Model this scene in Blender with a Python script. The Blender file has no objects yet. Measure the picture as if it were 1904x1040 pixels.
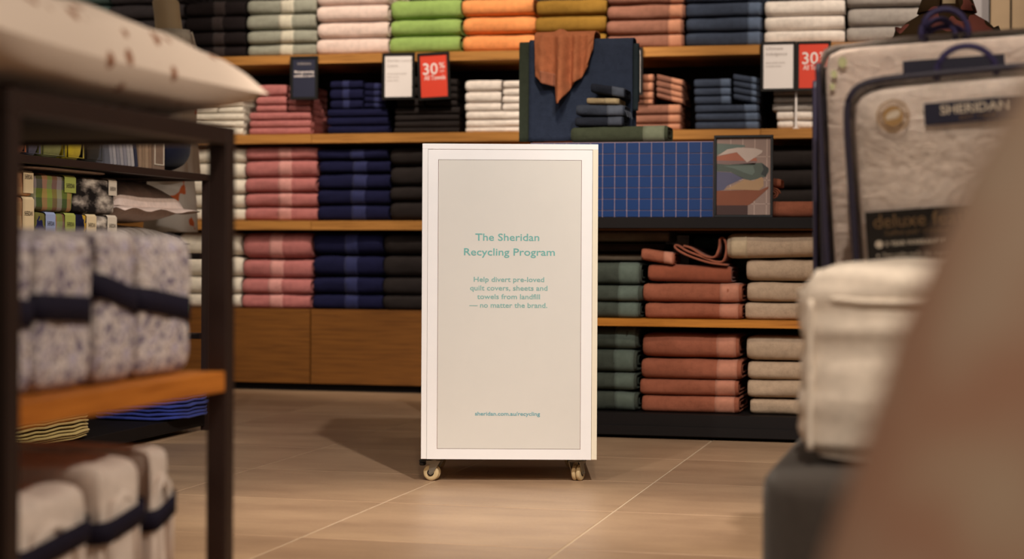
import bpy, math, random
from mathutils import Vector, Matrix, noise

# ------------------------------------------------------------------ camera, world, lights
C = bpy.context.scene.collection
S = bpy.context.scene
TH = math.atan(845 / 3400.0)            # the store grid is turned 14 degrees to the view
c_, s_ = math.cos(TH), math.sin(TH)
CZ, F, HY = 0.64, 3400.0, 473.0
ROLL = 0.0052

cam_d = bpy.data.cameras.new('camera')
cam = bpy.data.objects.new('camera', cam_d)
C.objects.link(cam)
cam_d.sensor_width = 36.0
cam_d.lens = 36.0 * F / 1904.0
cam_d.shift_y = -(520 - HY) / 1904.0
cam_d.clip_start = 0.02
cam.matrix_world = (Matrix.Translation((0, 0, CZ)) @ Matrix.Rotation(TH, 4, 'Z')
                    @ Matrix.Rotation(math.pi / 2, 4, 'X') @ Matrix.Rotation(ROLL, 4, 'Z'))
cam_d.dof.use_dof = True
cam_d.dof.focus_distance = 5.14
cam_d.dof.aperture_fstop = 3.0
S.camera = cam

S.view_settings.view_transform = 'Standard'
S.view_settings.look = 'None'
S.view_settings.exposure = 0.0
S.view_settings.gamma = 1.0
S.view_settings.use_curve_mapping = False

W = bpy.data.worlds.new('store_ambient')
S.world = W
W.use_nodes = True
W.node_tree.nodes['Background'].inputs[0].default_value = (1.0, 0.77, 0.58, 1)
W.node_tree.nodes['Background'].inputs[1].default_value = 0.15


def WP(X, Y):
    """camera-aligned ground point (X right, Y ahead) -> store grid"""
    return (X * c_ - Y * s_, X * s_ + Y * c_)


def spot(name, X, Y, z, tx, ty, tz, power, angle, col=(1.0, 0.86, 0.71), blend=0.6, size=0.05):
    d = bpy.data.lights.new(name, 'SPOT')
    d.energy = power
    d.color = col
    d.spot_size = math.radians(angle)
    d.spot_blend = blend
    d.shadow_soft_size = size
    o = bpy.data.objects.new(name, d)
    C.objects.link(o)
    a = Vector((*WP(X, Y), z))
    b = Vector((*WP(tx, ty), tz))
    o.location = a
    o.rotation_euler = (b - a).to_track_quat('-Z', 'Y').to_euler()
    return o


# ceiling spots of the shop, plus unseen fill spots added over dim areas
NEU = (1.0, 0.95, 0.92)
spot('shop_or_fill_spot', 0.75, 2.0, 3.1, 0.0, 5.2, 0.5, 460, 40, NEU)
spot('shop_or_fill_spot', -0.9, 2.2, 3.1, -0.2, 5.2, 0.4, 120, 52, NEU)
spot('shop_or_fill_spot', -0.35, 6.6, 3.1, -0.25, 8.3, 1.65, 280, 60)
spot('shop_or_fill_spot', 1.5, 6.0, 3.1, 1.35, 8.0, 1.65, 230, 54)
spot('shop_or_fill_spot', -1.9, 6.4, 3.1, -1.75, 8.6, 1.6, 80, 58)
spot('shop_or_fill_spot', 0.2, 3.7, 3.1, 0.75, 6.4, 0.75, 125, 46)
spot('shop_or_fill_spot', 0.0, 2.6, 3.1, -0.15, 3.8, 0.0, 330, 42)
spot('shop_or_fill_spot', 2.3, 1.4, 3.1, -0.7, 2.4, 0.5, 330, 34)  # unseen spot added from the right to brighten the near bundles
spot('shop_or_fill_spot', 2.0, 4.2, 3.1, -1.45, 6.0, 0.75, 300, 26)
spot('shop_or_fill_spot', 0.1, 0.5, 3.1, 0.62, 2.9, 0.7, 270, 46)  # front fill added to lift the dim bags and white quilt
spot('shop_or_fill_spot', 0.05, 4.2, 3.1, 0.25, 6.45, 1.2, 130, 22)  # frontal fill added so the hung towels come out brighter
spot('shop_or_fill_spot', -0.55, 4.4, 3.1, -1.05, 8.3, 1.0, 115, 17)  # narrow fill put in to lift the lower towel shelves
spot('shop_or_fill_spot', -0.5, -0.7, 3.1, 0.35, 0.7, 0.55, 120, 44)  # unseen fill behind the camera, added for the dark draped quilt


# ------------------------------------------------------------------ helpers
def unroll(x, y):
    return x + ROLL * (y - HY), y - ROLL * (x - 952)


def onv(x, y, v):
    """picture position on the store plane v=const -> (u, z)"""
    x, y = unroll(x, y)
    dx = (x - 952) / F
    Y = v / (dx * s_ + c_)
    return Y * (dx * c_ - s_), CZ - (y - HY) / F * Y


def onu(x, y, u):
    """picture position on the store plane u=const -> (v, z)"""
    x, y = unroll(x, y)
    dx = (x - 952) / F
    Y = u / (dx * c_ - s_)
    return Y * (dx * s_ + c_), CZ - (y - HY) / F * Y


def lin(h):
    r = []
    for i in (0, 2, 4):
        v = int(h[i:i + 2], 16) / 255.0
        r.append(v / 12.92 if v <= 0.04045 else ((v + 0.055) / 1.055) ** 2.4)
    return (r[0], r[1], r[2], 1)


MATS = {}


def nodes_of(name):
    m = bpy.data.materials.new(name)
    m.use_nodes = True
    nt = m.node_tree
    return m, nt, nt.nodes['Principled BSDF']


def N(nt, t, **kw):
    n = nt.nodes.new(t)
    for k, v in kw.items():
        setattr(n, k, v)
    return n


def coords(nt, scale=(1, 1, 1)):
    tc = N(nt, 'ShaderNodeTexCoord')
    mp = N(nt, 'ShaderNodeMapping')
    mp.inputs['Scale'].default_value = scale
    nt.links.new(tc.outputs['Object'], mp.inputs[0])
    return mp.outputs[0]


def noise_n(nt, vec, scale, detail=3, rough=0.55):
    n = N(nt, 'ShaderNodeTexNoise')
    n.inputs['Scale'].default_value = scale
    n.inputs['Detail'].default_value = detail
    n.inputs['Roughness'].default_value = rough
    nt.links.new(vec, n.inputs['Vector'])
    return n


def ramp(nt, fac, stops, interp='LINEAR'):
    r = N(nt, 'ShaderNodeValToRGB')
    cr = r.color_ramp
    cr.interpolation = interp
    while len(cr.elements) > 1:
        cr.elements.remove(cr.elements[-1])
    cr.elements[0].position = stops[0][0]
    cr.elements[0].color = stops[0][1]
    for p, col in stops[1:]:
        e = cr.elements.new(p)
        e.color = col
    nt.links.new(fac, r.inputs[0])
    return r.outputs[0]


def bump(nt, b, height, strength, dist=0.002):
    bn = N(nt, 'ShaderNodeBump')
    bn.inputs['Strength'].default_value = strength
    bn.inputs['Distance'].default_value = dist
    nt.links.new(height, bn.inputs['Height'])
    nt.links.new(bn.outputs[0], b.inputs['Normal'])


def mulc(col, k):
    return (min(1, col[0] * k), min(1, col[1] * k), min(1, col[2] * k), 1)


def terry(hexc):
    key = 'terry_' + hexc
    if key in MATS:
        return MATS[key]
    m, nt, b = nodes_of(key)
    col = lin(hexc)
    v = coords(nt)
    n1 = noise_n(nt, v, 420, 2)
    n2 = noise_n(nt, v, 38, 3)
    mx = N(nt, 'ShaderNodeMath', operation='ADD')
    nt.links.new(n1.outputs[0], mx.inputs[0])
    nt.links.new(n2.outputs[0], mx.inputs[1])
    o = ramp(nt, mx.outputs[0], [(0.62, mulc(col, 0.76)), (1.0, col), (1.0, mulc(col, 1.14))])
    hv = N(nt, 'ShaderNodeMath', operation='MULTIPLY')
    hv.inputs[1].default_value = 0.5
    nt.links.new(mx.outputs[0], hv.inputs[0])
    o.node.color_ramp.elements[0].position = 0.32
    o.node.color_ramp.elements[1].position = 0.5
    o.node.color_ramp.elements[2].position = 0.68
    nt.links.new(hv.outputs[0], o.node.inputs[0])
    nt.links.new(o, b.inputs['Base Color'])
    b.inputs['Roughness'].default_value = 0.95
    b.inputs['Specular IOR Level'].default_value = 0.1
    b.inputs['Sheen Weight'].default_value = 0.25
    b.inputs['Sheen Roughness'].default_value = 0.6
    b.inputs['Sheen Tint'].default_value = mulc(col, 1.6)
    bump(nt, b, mx.outputs[0], 0.7, 0.004)
    MATS[key] = m
    return m


def weave(hexc, rough=0.8, scale=600, sheen=0.1):
    key = 'weave_' + hexc + str(rough)
    if key in MATS:
        return MATS[key]
    m, nt, b = nodes_of(key)
    col = lin(hexc)
    v = coords(nt)
    n = noise_n(nt, v, 55, 4)
    o = ramp(nt, n.outputs[0], [(0.3, mulc(col, 0.88)), (0.7, mulc(col, 1.06))])
    nt.links.new(o, b.inputs['Base Color'])
    b.inputs['Roughness'].default_value = rough
    b.inputs['Specular IOR Level'].default_value = 0.2
    b.inputs['Sheen Weight'].default_value = sheen
    n2 = noise_n(nt, v, scale, 2)
    bump(nt, b, n2.outputs[0], 0.25, 0.002)
    MATS[key] = m
    return m


def plain(name, hexc, rough=0.5, metal=0.0, spec=0.5, var=0.06, coat=0.0):
    if name in MATS:
        return MATS[name]
    m, nt, b = nodes_of(name)
    col = lin(hexc)
    v = coords(nt)
    n = noise_n(nt, v, 14, 4)
    o = ramp(nt, n.outputs[0], [(0.3, mulc(col, 1 - var)), (0.7, mulc(col, 1 + var))])
    nt.links.new(o, b.inputs['Base Color'])
    b.inputs['Roughness'].default_value = rough
    b.inputs['Metallic'].default_value = metal
    b.inputs['Specular IOR Level'].default_value = spec
    b.inputs['Coat Weight'].default_value = coat
    MATS[name] = m
    return m


def wood(name, dark, light, axis=0):
    if name in MATS:
        return MATS[name]
    m, nt, b = nodes_of(name)
    sc = [90, 90, 90]
    sc[axis] = 4
    v = coords(nt, tuple(sc))
    n = noise_n(nt, v, 1.0, 5, 0.6)
    o = ramp(nt, n.outputs[0], [(0.28, lin(dark)), (0.55, lin(light)), (0.8, mulc(lin(light), 1.12))])
    nt.links.new(o, b.inputs['Base Color'])
    b.inputs['Roughness'].default_value = 0.5
    b.inputs['Specular IOR Level'].default_value = 0.3
    bump(nt, b, n.outputs[0], 0.08, 0.001)
    MATS[name] = m
    return m


def link(o, parent):
    C.objects.link(o)
    if parent is not None:
        o.parent = parent
    return o


class MB:
    def __init__(self):
        self.v, self.f, self.mi = [], [], []

    def quad(self, *p, mi=0):
        i = len(self.v)
        self.v += [tuple(q) for q in p]
        self.f.append(tuple(range(i, i + len(p))))
        self.mi.append(mi)

    def box(self, x0, x1, y0, y1, z0, z1, bev=0.0, mi=0):
        if x1 < x0: x0, x1 = x1, x0
        if y1 < y0: y0, y1 = y1, y0
        if z1 < z0: z0, z1 = z1, z0
        b = min(bev, (x1 - x0) * .45, (y1 - y0) * .45, (z1 - z0) * .45)
        i = len(self.v)
        if b <= 0:
            self.v += [(x, y, z) for z in (z0, z1) for y in (y0, y1) for x in (x0, x1)]
            fs = [(0, 2, 3, 1), (4, 5, 7, 6), (0, 1, 5, 4), (2, 6, 7, 3), (0, 4, 6, 2), (1, 3, 7, 5)]
            self.f += [tuple(i + k for k in f) for f in fs]
            self.mi += [mi] * 6
            return
        # chamfered box: 24 verts
        idx = {}
        for sx in (0, 1):
            for sy in (0, 1):
                for sz in (0, 1):
                    px, py, pz = (x0, x1)[sx], (y0, y1)[sy], (z0, z1)[sz]
                    ix, iy, iz = px + (b if sx == 0 else -b), py + (b if sy == 0 else -b), pz + (b if sz == 0 else -b)
                    for ax, p in enumerate(((px, iy, iz), (ix, py, iz), (ix, iy, pz))):
                        idx[(sx, sy, sz, ax)] = len(self.v)
                        self.v.append(p)
        def add(keys, want):
            ids = [idx[k] for k in keys]
            P = [Vector(self.v[k]) for k in ids]
            n = (P[1] - P[0]).cross(P[2] - P[0])
            if n.dot(Vector(want)) < 0:
                ids.reverse()
            self.f.append(tuple(ids))
            self.mi.append(mi)
        for sgn in (0, 1):
            w = -1 if sgn == 0 else 1
            add([(sgn, 0, 0, 0), (sgn, 1, 0, 0), (sgn, 1, 1, 0), (sgn, 0, 1, 0)], (w, 0, 0))
            add([(0, sgn, 0, 1), (1, sgn, 0, 1), (1, sgn, 1, 1), (0, sgn, 1, 1)], (0, w, 0))
            add([(0, 0, sgn, 2), (1, 0, sgn, 2), (1, 1, sgn, 2), (0, 1, sgn, 2)], (0, 0, w))
        for a in (0, 1):
            for d in (0, 1):
                wa, wd = 2 * a - 1, 2 * d - 1
                add([(a, d, 0, 0), (a, d, 1, 0), (a, d, 1, 1), (a, d, 0, 1)], (wa, wd, 0))
                add([(a, 0, d, 0), (a, 1, d, 0), (a, 1, d, 2), (a, 0, d, 2)], (wa, 0, wd))
                add([(0, a, d, 1), (1, a, d, 1), (1, a, d, 2), (0, a, d, 2)], (0, wa, wd))
        for a in (0, 1):
            for d in (0, 1):
                for e in (0, 1):
                    add([(a, d, e, 0), (a, d, e, 1), (a, d, e, 2)], (2 * a - 1, 2 * d - 1, 2 * e - 1))

    def grid(self, P, mi=0, close_u=False, close_v=False):
        nu, nv = len(P), len(P[0])
        i = len(self.v)
        for r in P:
            self.v += [tuple(p) for p in r]
        for a in range(nu if close_u else nu - 1):
            for b in range(nv if close_v else nv - 1):
                a2, b2 = (a + 1) % nu, (b + 1) % nv
                self.f.append((i + a * nv + b, i + a2 * nv + b, i + a2 * nv + b2, i + a * nv + b2))
                self.mi.append(mi)
        return i

    def tube(self, pts, r, n=8, mi=0, cap=True, closed=False):
        pts = [Vector(p) for p in pts]
        rows = []
        L = len(pts)
        for k, p in enumerate(pts):
            a = pts[k - 1] if (k > 0 or closed) else p
            b = pts[(k + 1) % L] if (k < L - 1 or closed) else p
            d = (b - a).normalized()
            up = Vector((0, 0, 1)) if abs(d.z) < 0.9 else Vector((0, 1, 0))
            x = d.cross(up).normalized()
            y = x.cross(d).normalized()
            rr = r[k] if isinstance(r, (list, tuple)) else r
            rows.append([p + rr * (math.cos(2 * math.pi * j / n) * x + math.sin(2 * math.pi * j / n) * y) for j in range(n)])
        i = self.grid(rows, mi, close_u=closed, close_v=True)
        if cap and not closed:
            self.f.append(tuple(i + j for j in range(n))); self.mi.append(mi)
            e = i + (L - 1) * n
            self.f.append(tuple(e + j for j in reversed(range(n)))); self.mi.append(mi)

    def lathe(self, prof, axis_pt, axis='Z', n=24, mi=0, sx=1, sy=1):
        rows = []
        for r, h in prof:
            row = []
            for j in range(n):
                a = 2 * math.pi * j / n
                p = (r * math.cos(a) * sx, r * math.sin(a) * sy)
                if axis == 'Z':
                    q = (p[0], p[1], h)
                elif axis == 'X':
                    q = (h, p[0], p[1])
                else:
                    q = (p[0], h, p[1])
                row.append((axis_pt[0] + q[0], axis_pt[1] + q[1], axis_pt[2] + q[2]))
            rows.append(row)
        i = self.grid(rows, mi, close_v=True)
        self.f.append(tuple(i + j for j in range(n))); self.mi.append(mi)
        e = i + (len(rows) - 1) * n
        self.f.append(tuple(e + j for j in reversed(range(n)))); self.mi.append(mi)

    def mesh(self, name, smooth=False, fix=False):
        me = bpy.data.meshes.new(name)
        me.from_pydata(self.v, [], self.f)
        me.polygons.foreach_set('material_index', self.mi)
        if smooth:
            me.polygons.foreach_set('use_smooth', [True] * len(me.polygons))
        if fix:
            import bmesh
            bm = bmesh.new(); bm.from_mesh(me)
            bmesh.ops.recalc_face_normals(bm, faces=bm.faces)
            bm.to_mesh(me); bm.free()
        me.update()
        return me

    def build(self, name, mats, parent=None, loc=None, smooth=False, fix=False, rot=None):
        me = self.mesh(name, smooth, fix)
        for m in (mats if isinstance(mats, (list, tuple)) else [mats]):
            me.materials.append(m)
        o = bpy.data.objects.new(name, me)
        if loc is not None:
            o.location = loc
        if rot is not None:
            o.rotation_euler = rot
        return link(o, parent)


def tag(o, label, cat, group=None):
    o['label'] = label
    o['category'] = cat
    if group:
        o['group'] = group
    return o


def thing(name, label, cat, loc=(0, 0, 0), rz=0.0, group=None, rot=None):
    o = bpy.data.objects.new(name, None)
    o.empty_display_size = 0.05
    o.location = loc
    o.rotation_euler = rot if rot else (0, 0, rz)
    C.objects.link(o)
    return tag(o, label, cat, group)


def struct(o):
    o['kind'] = 'structure'
    return o


def boxpart(name, x0, x1, y0, y1, z0, z1, mat, parent, bev=0.0):
    """box whose origin is at its base centre"""
    cx, cy, cz = (x0 + x1) / 2, (y0 + y1) / 2, min(z0, z1)
    m = MB()
    m.box(x0 - cx, x1 - cx, y0 - cy, y1 - cy, z0 - cz, z1 - cz, bev)
    return m.build(name, mat, parent, (cx, cy, cz))


def text(name, body, size, mat, parent, loc, rot, align='CENTER', bold=0.0, width=None, spacing=1.0, shear=0.0):
    cu = bpy.data.curves.new(name, 'FONT')
    cu.body = body
    cu.size = size
    cu.align_x = align
    cu.offset = bold
    cu.resolution_u = 3
    cu.space_character = spacing
    cu.shear = shear
    ob = bpy.data.objects.new(name + '_c', cu)
    C.objects.link(ob)
    bpy.context.view_layer.update()
    me = bpy.data.meshes.new_from_object(ob)
    bpy.data.objects.remove(ob)
    bpy.data.curves.remove(cu)
    if width and len(me.vertices):
        xs = [v.co.x for v in me.vertices]
        k = width / (max(xs) - min(xs))
        me.transform(Matrix.Diagonal((k, 1, 1, 1)))
    me.name = name
    me.materials.clear()
    me.materials.append(mat)
    o = bpy.data.objects.new(name, me)
    o.location = loc
    o.rotation_euler = rot
    return link(o, parent)


UPR = (math.pi / 2, 0, 0)                 # lettering standing up, facing the camera side
ORD = ['', 'first', 'second', 'third', 'fourth', 'fifth', 'sixth', 'seventh', 'eighth']


def rank(i, n):
    """i counted from the bottom, 0-based"""
    if i == 0:
        return 'bottom'
    if i == n - 1:
        return 'top'
    if i <= (n - 1) / 2:
        return ORD[i + 1] + ' from bottom'
    return ORD[n - i] + ' from top'


# ------------------------------------------------------------------ folded towel
def towel_section(h, d, n=18):
    """closed outline (y, z), front fold bull-nosed, y=0 at the front"""
    pts = []
    hh = h / 2
    rf = min(d * 0.3, h * 0.62)
    for k in range(11):                       # front half superellipse from bottom to top
        a = -math.pi / 2 + math.pi * k / 10
        ca, sa = math.cos(a), math.sin(a)
        e = 0.72
        y = rf - rf * abs(ca) ** e
        z = hh + hh * math.copysign(abs(sa) ** e, sa)
        pts.append((y, z))
    pts += [(d * 0.45, h), (d * 0.75, h), (d - h * .2, h), (d, h * .72), (d, h * .28), (d - h * .2, 0), (d * 0.75, 0), (d * .45, 0)]
    return pts


def make_towel(name, w, d, h, mat, seed, parent=None, loc=(0, 0, 0), band=None, bandmat=None,
               dzr=0.0, nseg=16, wob=1.0, rz=0.0, ry=0.0):
    """origin at base centre of the front; band = (a, b) fractions of width; dzr = right end drop"""
    rnd = random.Random(seed)
    so = rnd.uniform(0, 100)
    sag = rnd.uniform(0.0, 0.10) * h * wob
    sec = towel_section(h, d)
    ns = len(sec)
    depth_k = rnd.uniform(0.96, 1.0)

    def point(t, k, off=0.0):
        x = (t - 0.5) * w
        y, z = sec[k]
        edge = min(t, 1 - t) * w
        e = max(0.0, 1 - edge / (h * 0.28))
        sh = 1 - 0.16 * e * e
        nz = noise.noise(Vector((t * 3.1 + so, 0.3, so))) * 0.5 + noise.noise(Vector((t * 9 + so, 1.7, so))) * 0.2
        topk = 1 - sag / h * (0.5 + 0.9 * nz)
        zz = (z - h / 2) * sh + h / 2
        if z > h * .5:
            zz *= topk
        ny = noise.noise(Vector((t * 2.3 + so, z / h * 1.2 + 4, so)))
        nf = noise.noise(Vector((t * 14 + so, z / h * 2.5, 7.7 + so)))
        yy = y + (0.006 * ny + 0.0018 * nf + 0.006) * wob * (1 if k < 11 else .2) + h * .12 * e * e * (1 if k < 11 else 0)
        cy, cz = d * .4, h * .5
        if off:
            dy, dz = yy - cy, zz - cz
            if k <= 1:
                yy -= off
            elif k <= 10:
                a = -math.pi / 2 + math.pi * k / 10
                yy -= off * math.cos(a)
                zz += off * math.sin(a)
            else:
                zz += off if z > h * .5 else -off
        return (x, yy * depth_k, zz - dzr * (t - 0.5))

    ts = [0, 0.012, 0.035] + [0.035 + 0.93 * (i + 1) / (nseg - 1) for i in range(nseg - 2)] + [0.965, 0.988, 1]
    ts = sorted(set(round(t, 5) for t in ts))
    m = MB()
    P = [[point(t, k) for k in range(ns)] for t in ts]
    m.grid(P, close_v=True)
    # folded layers on both ends
    for end, t in ((0, 0.0), (1, 1.0)):
        rows = [[Vector(point(t, k)) for k in range(ns)]]
        cen = sum(rows[0], Vector()) / ns
        sg = -1 if end == 0 else 1
        for j, (sc, dx) in enumerate(((0.86, 0.001), (0.80, -0.007), (0.6, -0.007), (0.52, 0.0), (0.4, 0.0), (0.34, -0.008), (0.08, -0.008))):
            rows.append([Vector((p.x + sg * dx * min(1, h / .05), cen.y + (p.y - cen.y) * (1 - (1 - sc) * 0.35 * (1 if p.y > cen.y else 1)) if False else cen.y + (p.y - cen.y) * (0.25 + 0.75 * sc), cen.z + (p.z - cen.z) * sc)) for p in rows[0]])
        if end == 1:
            rows = [list(reversed(r)) for r in rows]
        i = m.grid([list(reversed(r)) for r in rows], close_v=True)
        e0 = i + (len(rows) - 1) * ns
        m.f.append(tuple(e0 + k for k in range(ns)) if end == 0 else tuple(e0 + k for k in range(ns)))
        m.mi.append(0)
    o = m.build(name, mat, parent, loc, smooth=True, fix=True, rot=(0, ry, rz))
    if band:
        a, b = band
        bm_ = MB()
        tt = [a + (b - a) * i / 5 for i in range(6)]
        ks = list(range(1, 13))
        bm_.grid([[point(t, k, 0.0009) for k in ks] for t in tt])
        bo = bm_.build('border_band', bandmat, o, smooth=True, fix=True)
        sm = bo.modifiers.new('thick', 'SOLIDIFY')
        sm.thickness = 0.0008
        sm.offset = -1
    return o


_seed = [10]


def stack(kind, cat, colour, where, x0, x1, ys, v, d, zb, mat, band=None, bandmat=None, top=None, group=None, wob=1.5, jit=0.008, drop=None, fmt=None):
    """pile of folded towels: picture columns x0..x1, level lines ys top to bottom on plane v, zb = surface height"""
    n = len(ys) - 1
    xm = (x0 + x1) / 2
    u0, u1 = onv(x0, ys[-1], v)[0], onv(x1, ys[-1], v)[0]
    zs = [onv(xm, y, v)[1] for y in ys]
    zs = [zb + (z - zs[-1]) for z in zs]
    out = []
    for i in range(n):
        z1, z0 = zs[n - 1 - i], zs[n - i]
        _seed[0] += 1
        rnd = random.Random(_seed[0])
        w = u1 - u0 - 0.004 - rnd.uniform(0, jit)
        cx = (u0 + u1) / 2 + rnd.uniform(-jit, jit) * .5
        bd = None
        if band:
            ba = (onv(band[0], 300, v)[0] - u0) / (u1 - u0)
            bb = (onv(band[1], 300, v)[0] - u0) / (u1 - u0)
            sh = rnd.uniform(-.012, .012)
            bd = (max(0.04, ba + sh), min(0.985, bb + sh))
        label = (fmt or '{c} {k}, {r} in pile {w}').format(c=colour, k=kind.replace('_', ' '), r=rank(i, n), w=where)
        o = make_towel(kind, w, d, (z1 - z0) - 0.0012, mat, _seed[0], None,
                       (cx, v + rnd.uniform(0, jit), z0 + 0.0004 + (abs(drop[i]) / 2 if drop else 0)), bd, bandmat, wob=wob,
                       dzr=(drop[i] if drop else 0.0))
        tag(o, label, cat, group or (colour + ' pile ' + where))
        out.append(o)
    return out


# ------------------------------------------------------------------ common materials
M_oak = wood('oak', '8A5A26', 'B27C3E', 0)
M_oak_d = wood('oak_drawer', '5E3814', '784B1C', 0)
M_oak_y = wood('oak_orange', '99541A', 'C2752B', 1)
M_oak_x = wood('oak_orange_long', '8F5216', 'B87526', 0)
M_dark = plain('dark_brown_panel', '120C0A', 0.65, spec=.2)
M_frame = plain('dark_bronze_metal', '33231E', 0.45, 0.3)
M_black = plain('black_plastic', '0C0B0B', 0.45)
M_white_lam = plain('white_laminate', 'F2EEEA', 0.45, var=0.012)
M_edge = plain('cream_board_edge', 'EADFC6', 0.6, var=0.02)
M_ink_teal = plain('teal_ink', '6FAFA8', 0.6)
M_ink_teal2 = plain('grey_teal_ink', '82B0A9', 0.6)
M_red_line = plain('red_brown_seam', '8A3A2A', 0.6)
M_navy_band = weave('1A1628', 0.8, 600, 0.0)
M_paper_w = plain('white_card', 'EFE7E4', 0.5, var=0.01)
M_ink_grey = plain('grey_ink', 'B4A9A4', 0.6)
M_ink_white = plain('white_ink', 'F3E6E2', 0.6)

# ------------------------------------------------------------------ floor of separate tiles
def tile_mat():
    m, nt, b = nodes_of('stone_tile')
    tc = N(nt, 'ShaderNodeTexCoord')
    oi = N(nt, 'ShaderNodeObjectInfo')
    add = N(nt, 'ShaderNodeVectorMath', operation='ADD')
    sc = N(nt, 'ShaderNodeVectorMath', operation='SCALE')
    sc.inputs['Scale'].default_value = 40.0
    comb = N(nt, 'ShaderNodeCombineXYZ')
    nt.links.new(oi.outputs['Random'], comb.inputs[0])
    nt.links.new(oi.outputs['Random'], comb.inputs[1])
    nt.links.new(comb.outputs[0], sc.inputs[0])
    nt.links.new(tc.outputs['Object'], add.inputs[0])
    nt.links.new(sc.outputs[0], add.inputs[1])
    mp = N(nt, 'ShaderNodeMapping')
    mp.inputs['Scale'].default_value = (1.0, 2.2, 1)
    nt.links.new(add.outputs[0], mp.inputs[0])
    n1 = noise_n(nt, mp.outputs[0], 2.2, 6, 0.6)
    n2 = noise_n(nt, add.outputs[0], 110, 3, 0.6)
    mm = N(nt, 'ShaderNodeMath', operation='MULTIPLY_ADD')
    mm.inputs[1].default_value = 0.25
    nt.links.new(n2.outputs[0], mm.inputs[0])
    nt.links.new(n1.outputs[0], mm.inputs[2])
    rn = N(nt, 'ShaderNodeMath', operation='MULTIPLY_ADD')
    rn.inputs[1].default_value = 0.12
    nt.links.new(oi.outputs['Random'], rn.inputs[0])
    nt.links.new(mm.outputs[0], rn.inputs[2])
    o = ramp(nt, rn.outputs[0], [(0.40, lin('8A6E55')), (0.66, lin('9F8165')), (0.95, lin('B39474'))])
    nt.links.new(o, b.inputs['Base Color'])
    b.inputs['Roughness'].default_value = 0.42
    b.inputs['Specular IOR Level'].default_value = 0.4
    bump(nt, b, n2.outputs[0], 0.08, 0.001)
    return m


M_tile = tile_mat()
M_grout = plain('pale_grout', 'C9B496', 0.8)
fl = MB()
fl.box(-5.4, 5.4, -1.6, 9.2, -0.05, -0.0012)
floor = struct(fl.build('floor', M_grout))
tm = MB()
tm.box(-0.2983, 0.2983, -0.2983, 0.2983, -0.010, 0.0, 0.0012)
tme = tm.mesh('tile')
tme.materials.append(M_tile)
gx, gy = 1215, 898
xx, yy = unroll(gx, gy)
Yg = CZ * F / (yy - HY)
Xg = (xx - 952) / F * Yg
gu, gv = WP(Xg, Yg)
for i in range(-7, 8):
    for j in range(-9, 7):
        u, v = gu + (i + .5) * .6, gv + (j + .5) * .6
        if abs(u) > 5.1 or v < -1.3 or v > 8.9 or (v < 2 and abs(u) > 2.2):
            continue
        o = bpy.data.objects.new('tile', tme)
        o.location = (u, v, 0)
        link(o, floor)

# ------------------------------------------------------------------ back wall and right wall
M_wall = plain('dark_wall_paint', '2A211C', 0.8)
M_wall_b = plain('beige_wall_panel', 'A68C6C', 0.6, var=0.03)
M_col = plain('grey_column_paint', '9C9698', 0.5, var=0.02)
wb = MB()
wb.box(-5.4, 5.4, 8.50, 8.62, 0, 3.3)
struct(wb.build('wall_back', M_wall))
cu0, cu1 = onv(1737, 20, 7.98)[0], onv(1839, 20, 7.98)[0]
cm = MB()
cm.box(cu0, cu1, 7.98, 8.49, 0, 3.3, 0.03)
struct(cm.build('trim_1', M_col))
wr = MB()
wr.box(cu1 + .002, 5.4, 8.24, 8.49, 0, 3.3)
wr_o = struct(wr.build('wall_right', M_dark))
pu = cu1 + .004
su = onv(1880, 20, 8.2)[0]
edges = [pu, su, su + .9, su + 1.8, su + 2.7]
for a, b in zip(edges[:-1], edges[1:]):
    boxpart('wall_panel', a + .004, b - .004, 8.22, 8.245, 0.02, 3.29, M_wall_b, wr_o, 0.002)

# ------------------------------------------------------------------ oak shelving along the back wall
VS = 8.00
Z1, Z2, Z3, Z4 = 1.56, 1.192, 0.79, 0.379
seams = [onv(x, 410, VS)[0] for x in (-258, 160, 578, 995, 1413, 1736)]
bay_lab = ['oak wall shelving bay at far left, mostly behind the printed pillow',
           'oak wall shelving bay holding cream and pink towels behind the metal racks',
           'oak wall shelving bay with navy, black and green towels left of the white bin',
           'oak wall shelving bay behind the hanging towels and white bin',
           'oak wall shelving bay at right, behind the clear bedding bags']
for k in range(5):
    a, b = seams[k] + .001, seams[k + 1] - .001
    t = thing('shelving_bay', bay_lab[k], 'shelving', ((a + b) / 2, VS + .2, 0), group='oak wall shelving')
    hw = (b - a) / 2
    for z in (Z1, Z2, Z3):
        boxpart('shelf', -hw, hw, -.2, .26, z - .042, z, M_oak, t, .0015)
    boxpart('shelf', -hw, hw, -.18, .26, Z4 - .02, Z4, M_oak_d, t)
    boxpart('drawer_front', -hw + .002, hw - .002, -.2, -.18, .036, Z4 - .001, M_oak_d, t, .0015)
    boxpart('carcass', -hw, hw, -.178, .26, .03, Z4 - .021, M_dark, t)
    boxpart('kickboard', -hw, hw, -.15, .26, 0.001, .03, M_dark, t)
    boxpart('back_panel', -hw, hw, .262, .285, 0.001, 2.35, M_dark, t)

VT = 8.025
TD = 0.36
GT = dict(teal='5F7672', char='4A4548', black='241E1F', sage='98988A', blush='E4CBC0', green='94B062', orange='F09A5E',
          mustard='8E6A2C', terra='8C6050', slate='3E4657', white='F2E6DC', grey='A8A09A', cream='E6DCCB',
          pink='B4706D', navy='1A1B38', gblack='2A2524')


def T(k):
    return terry(GT[k])


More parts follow.
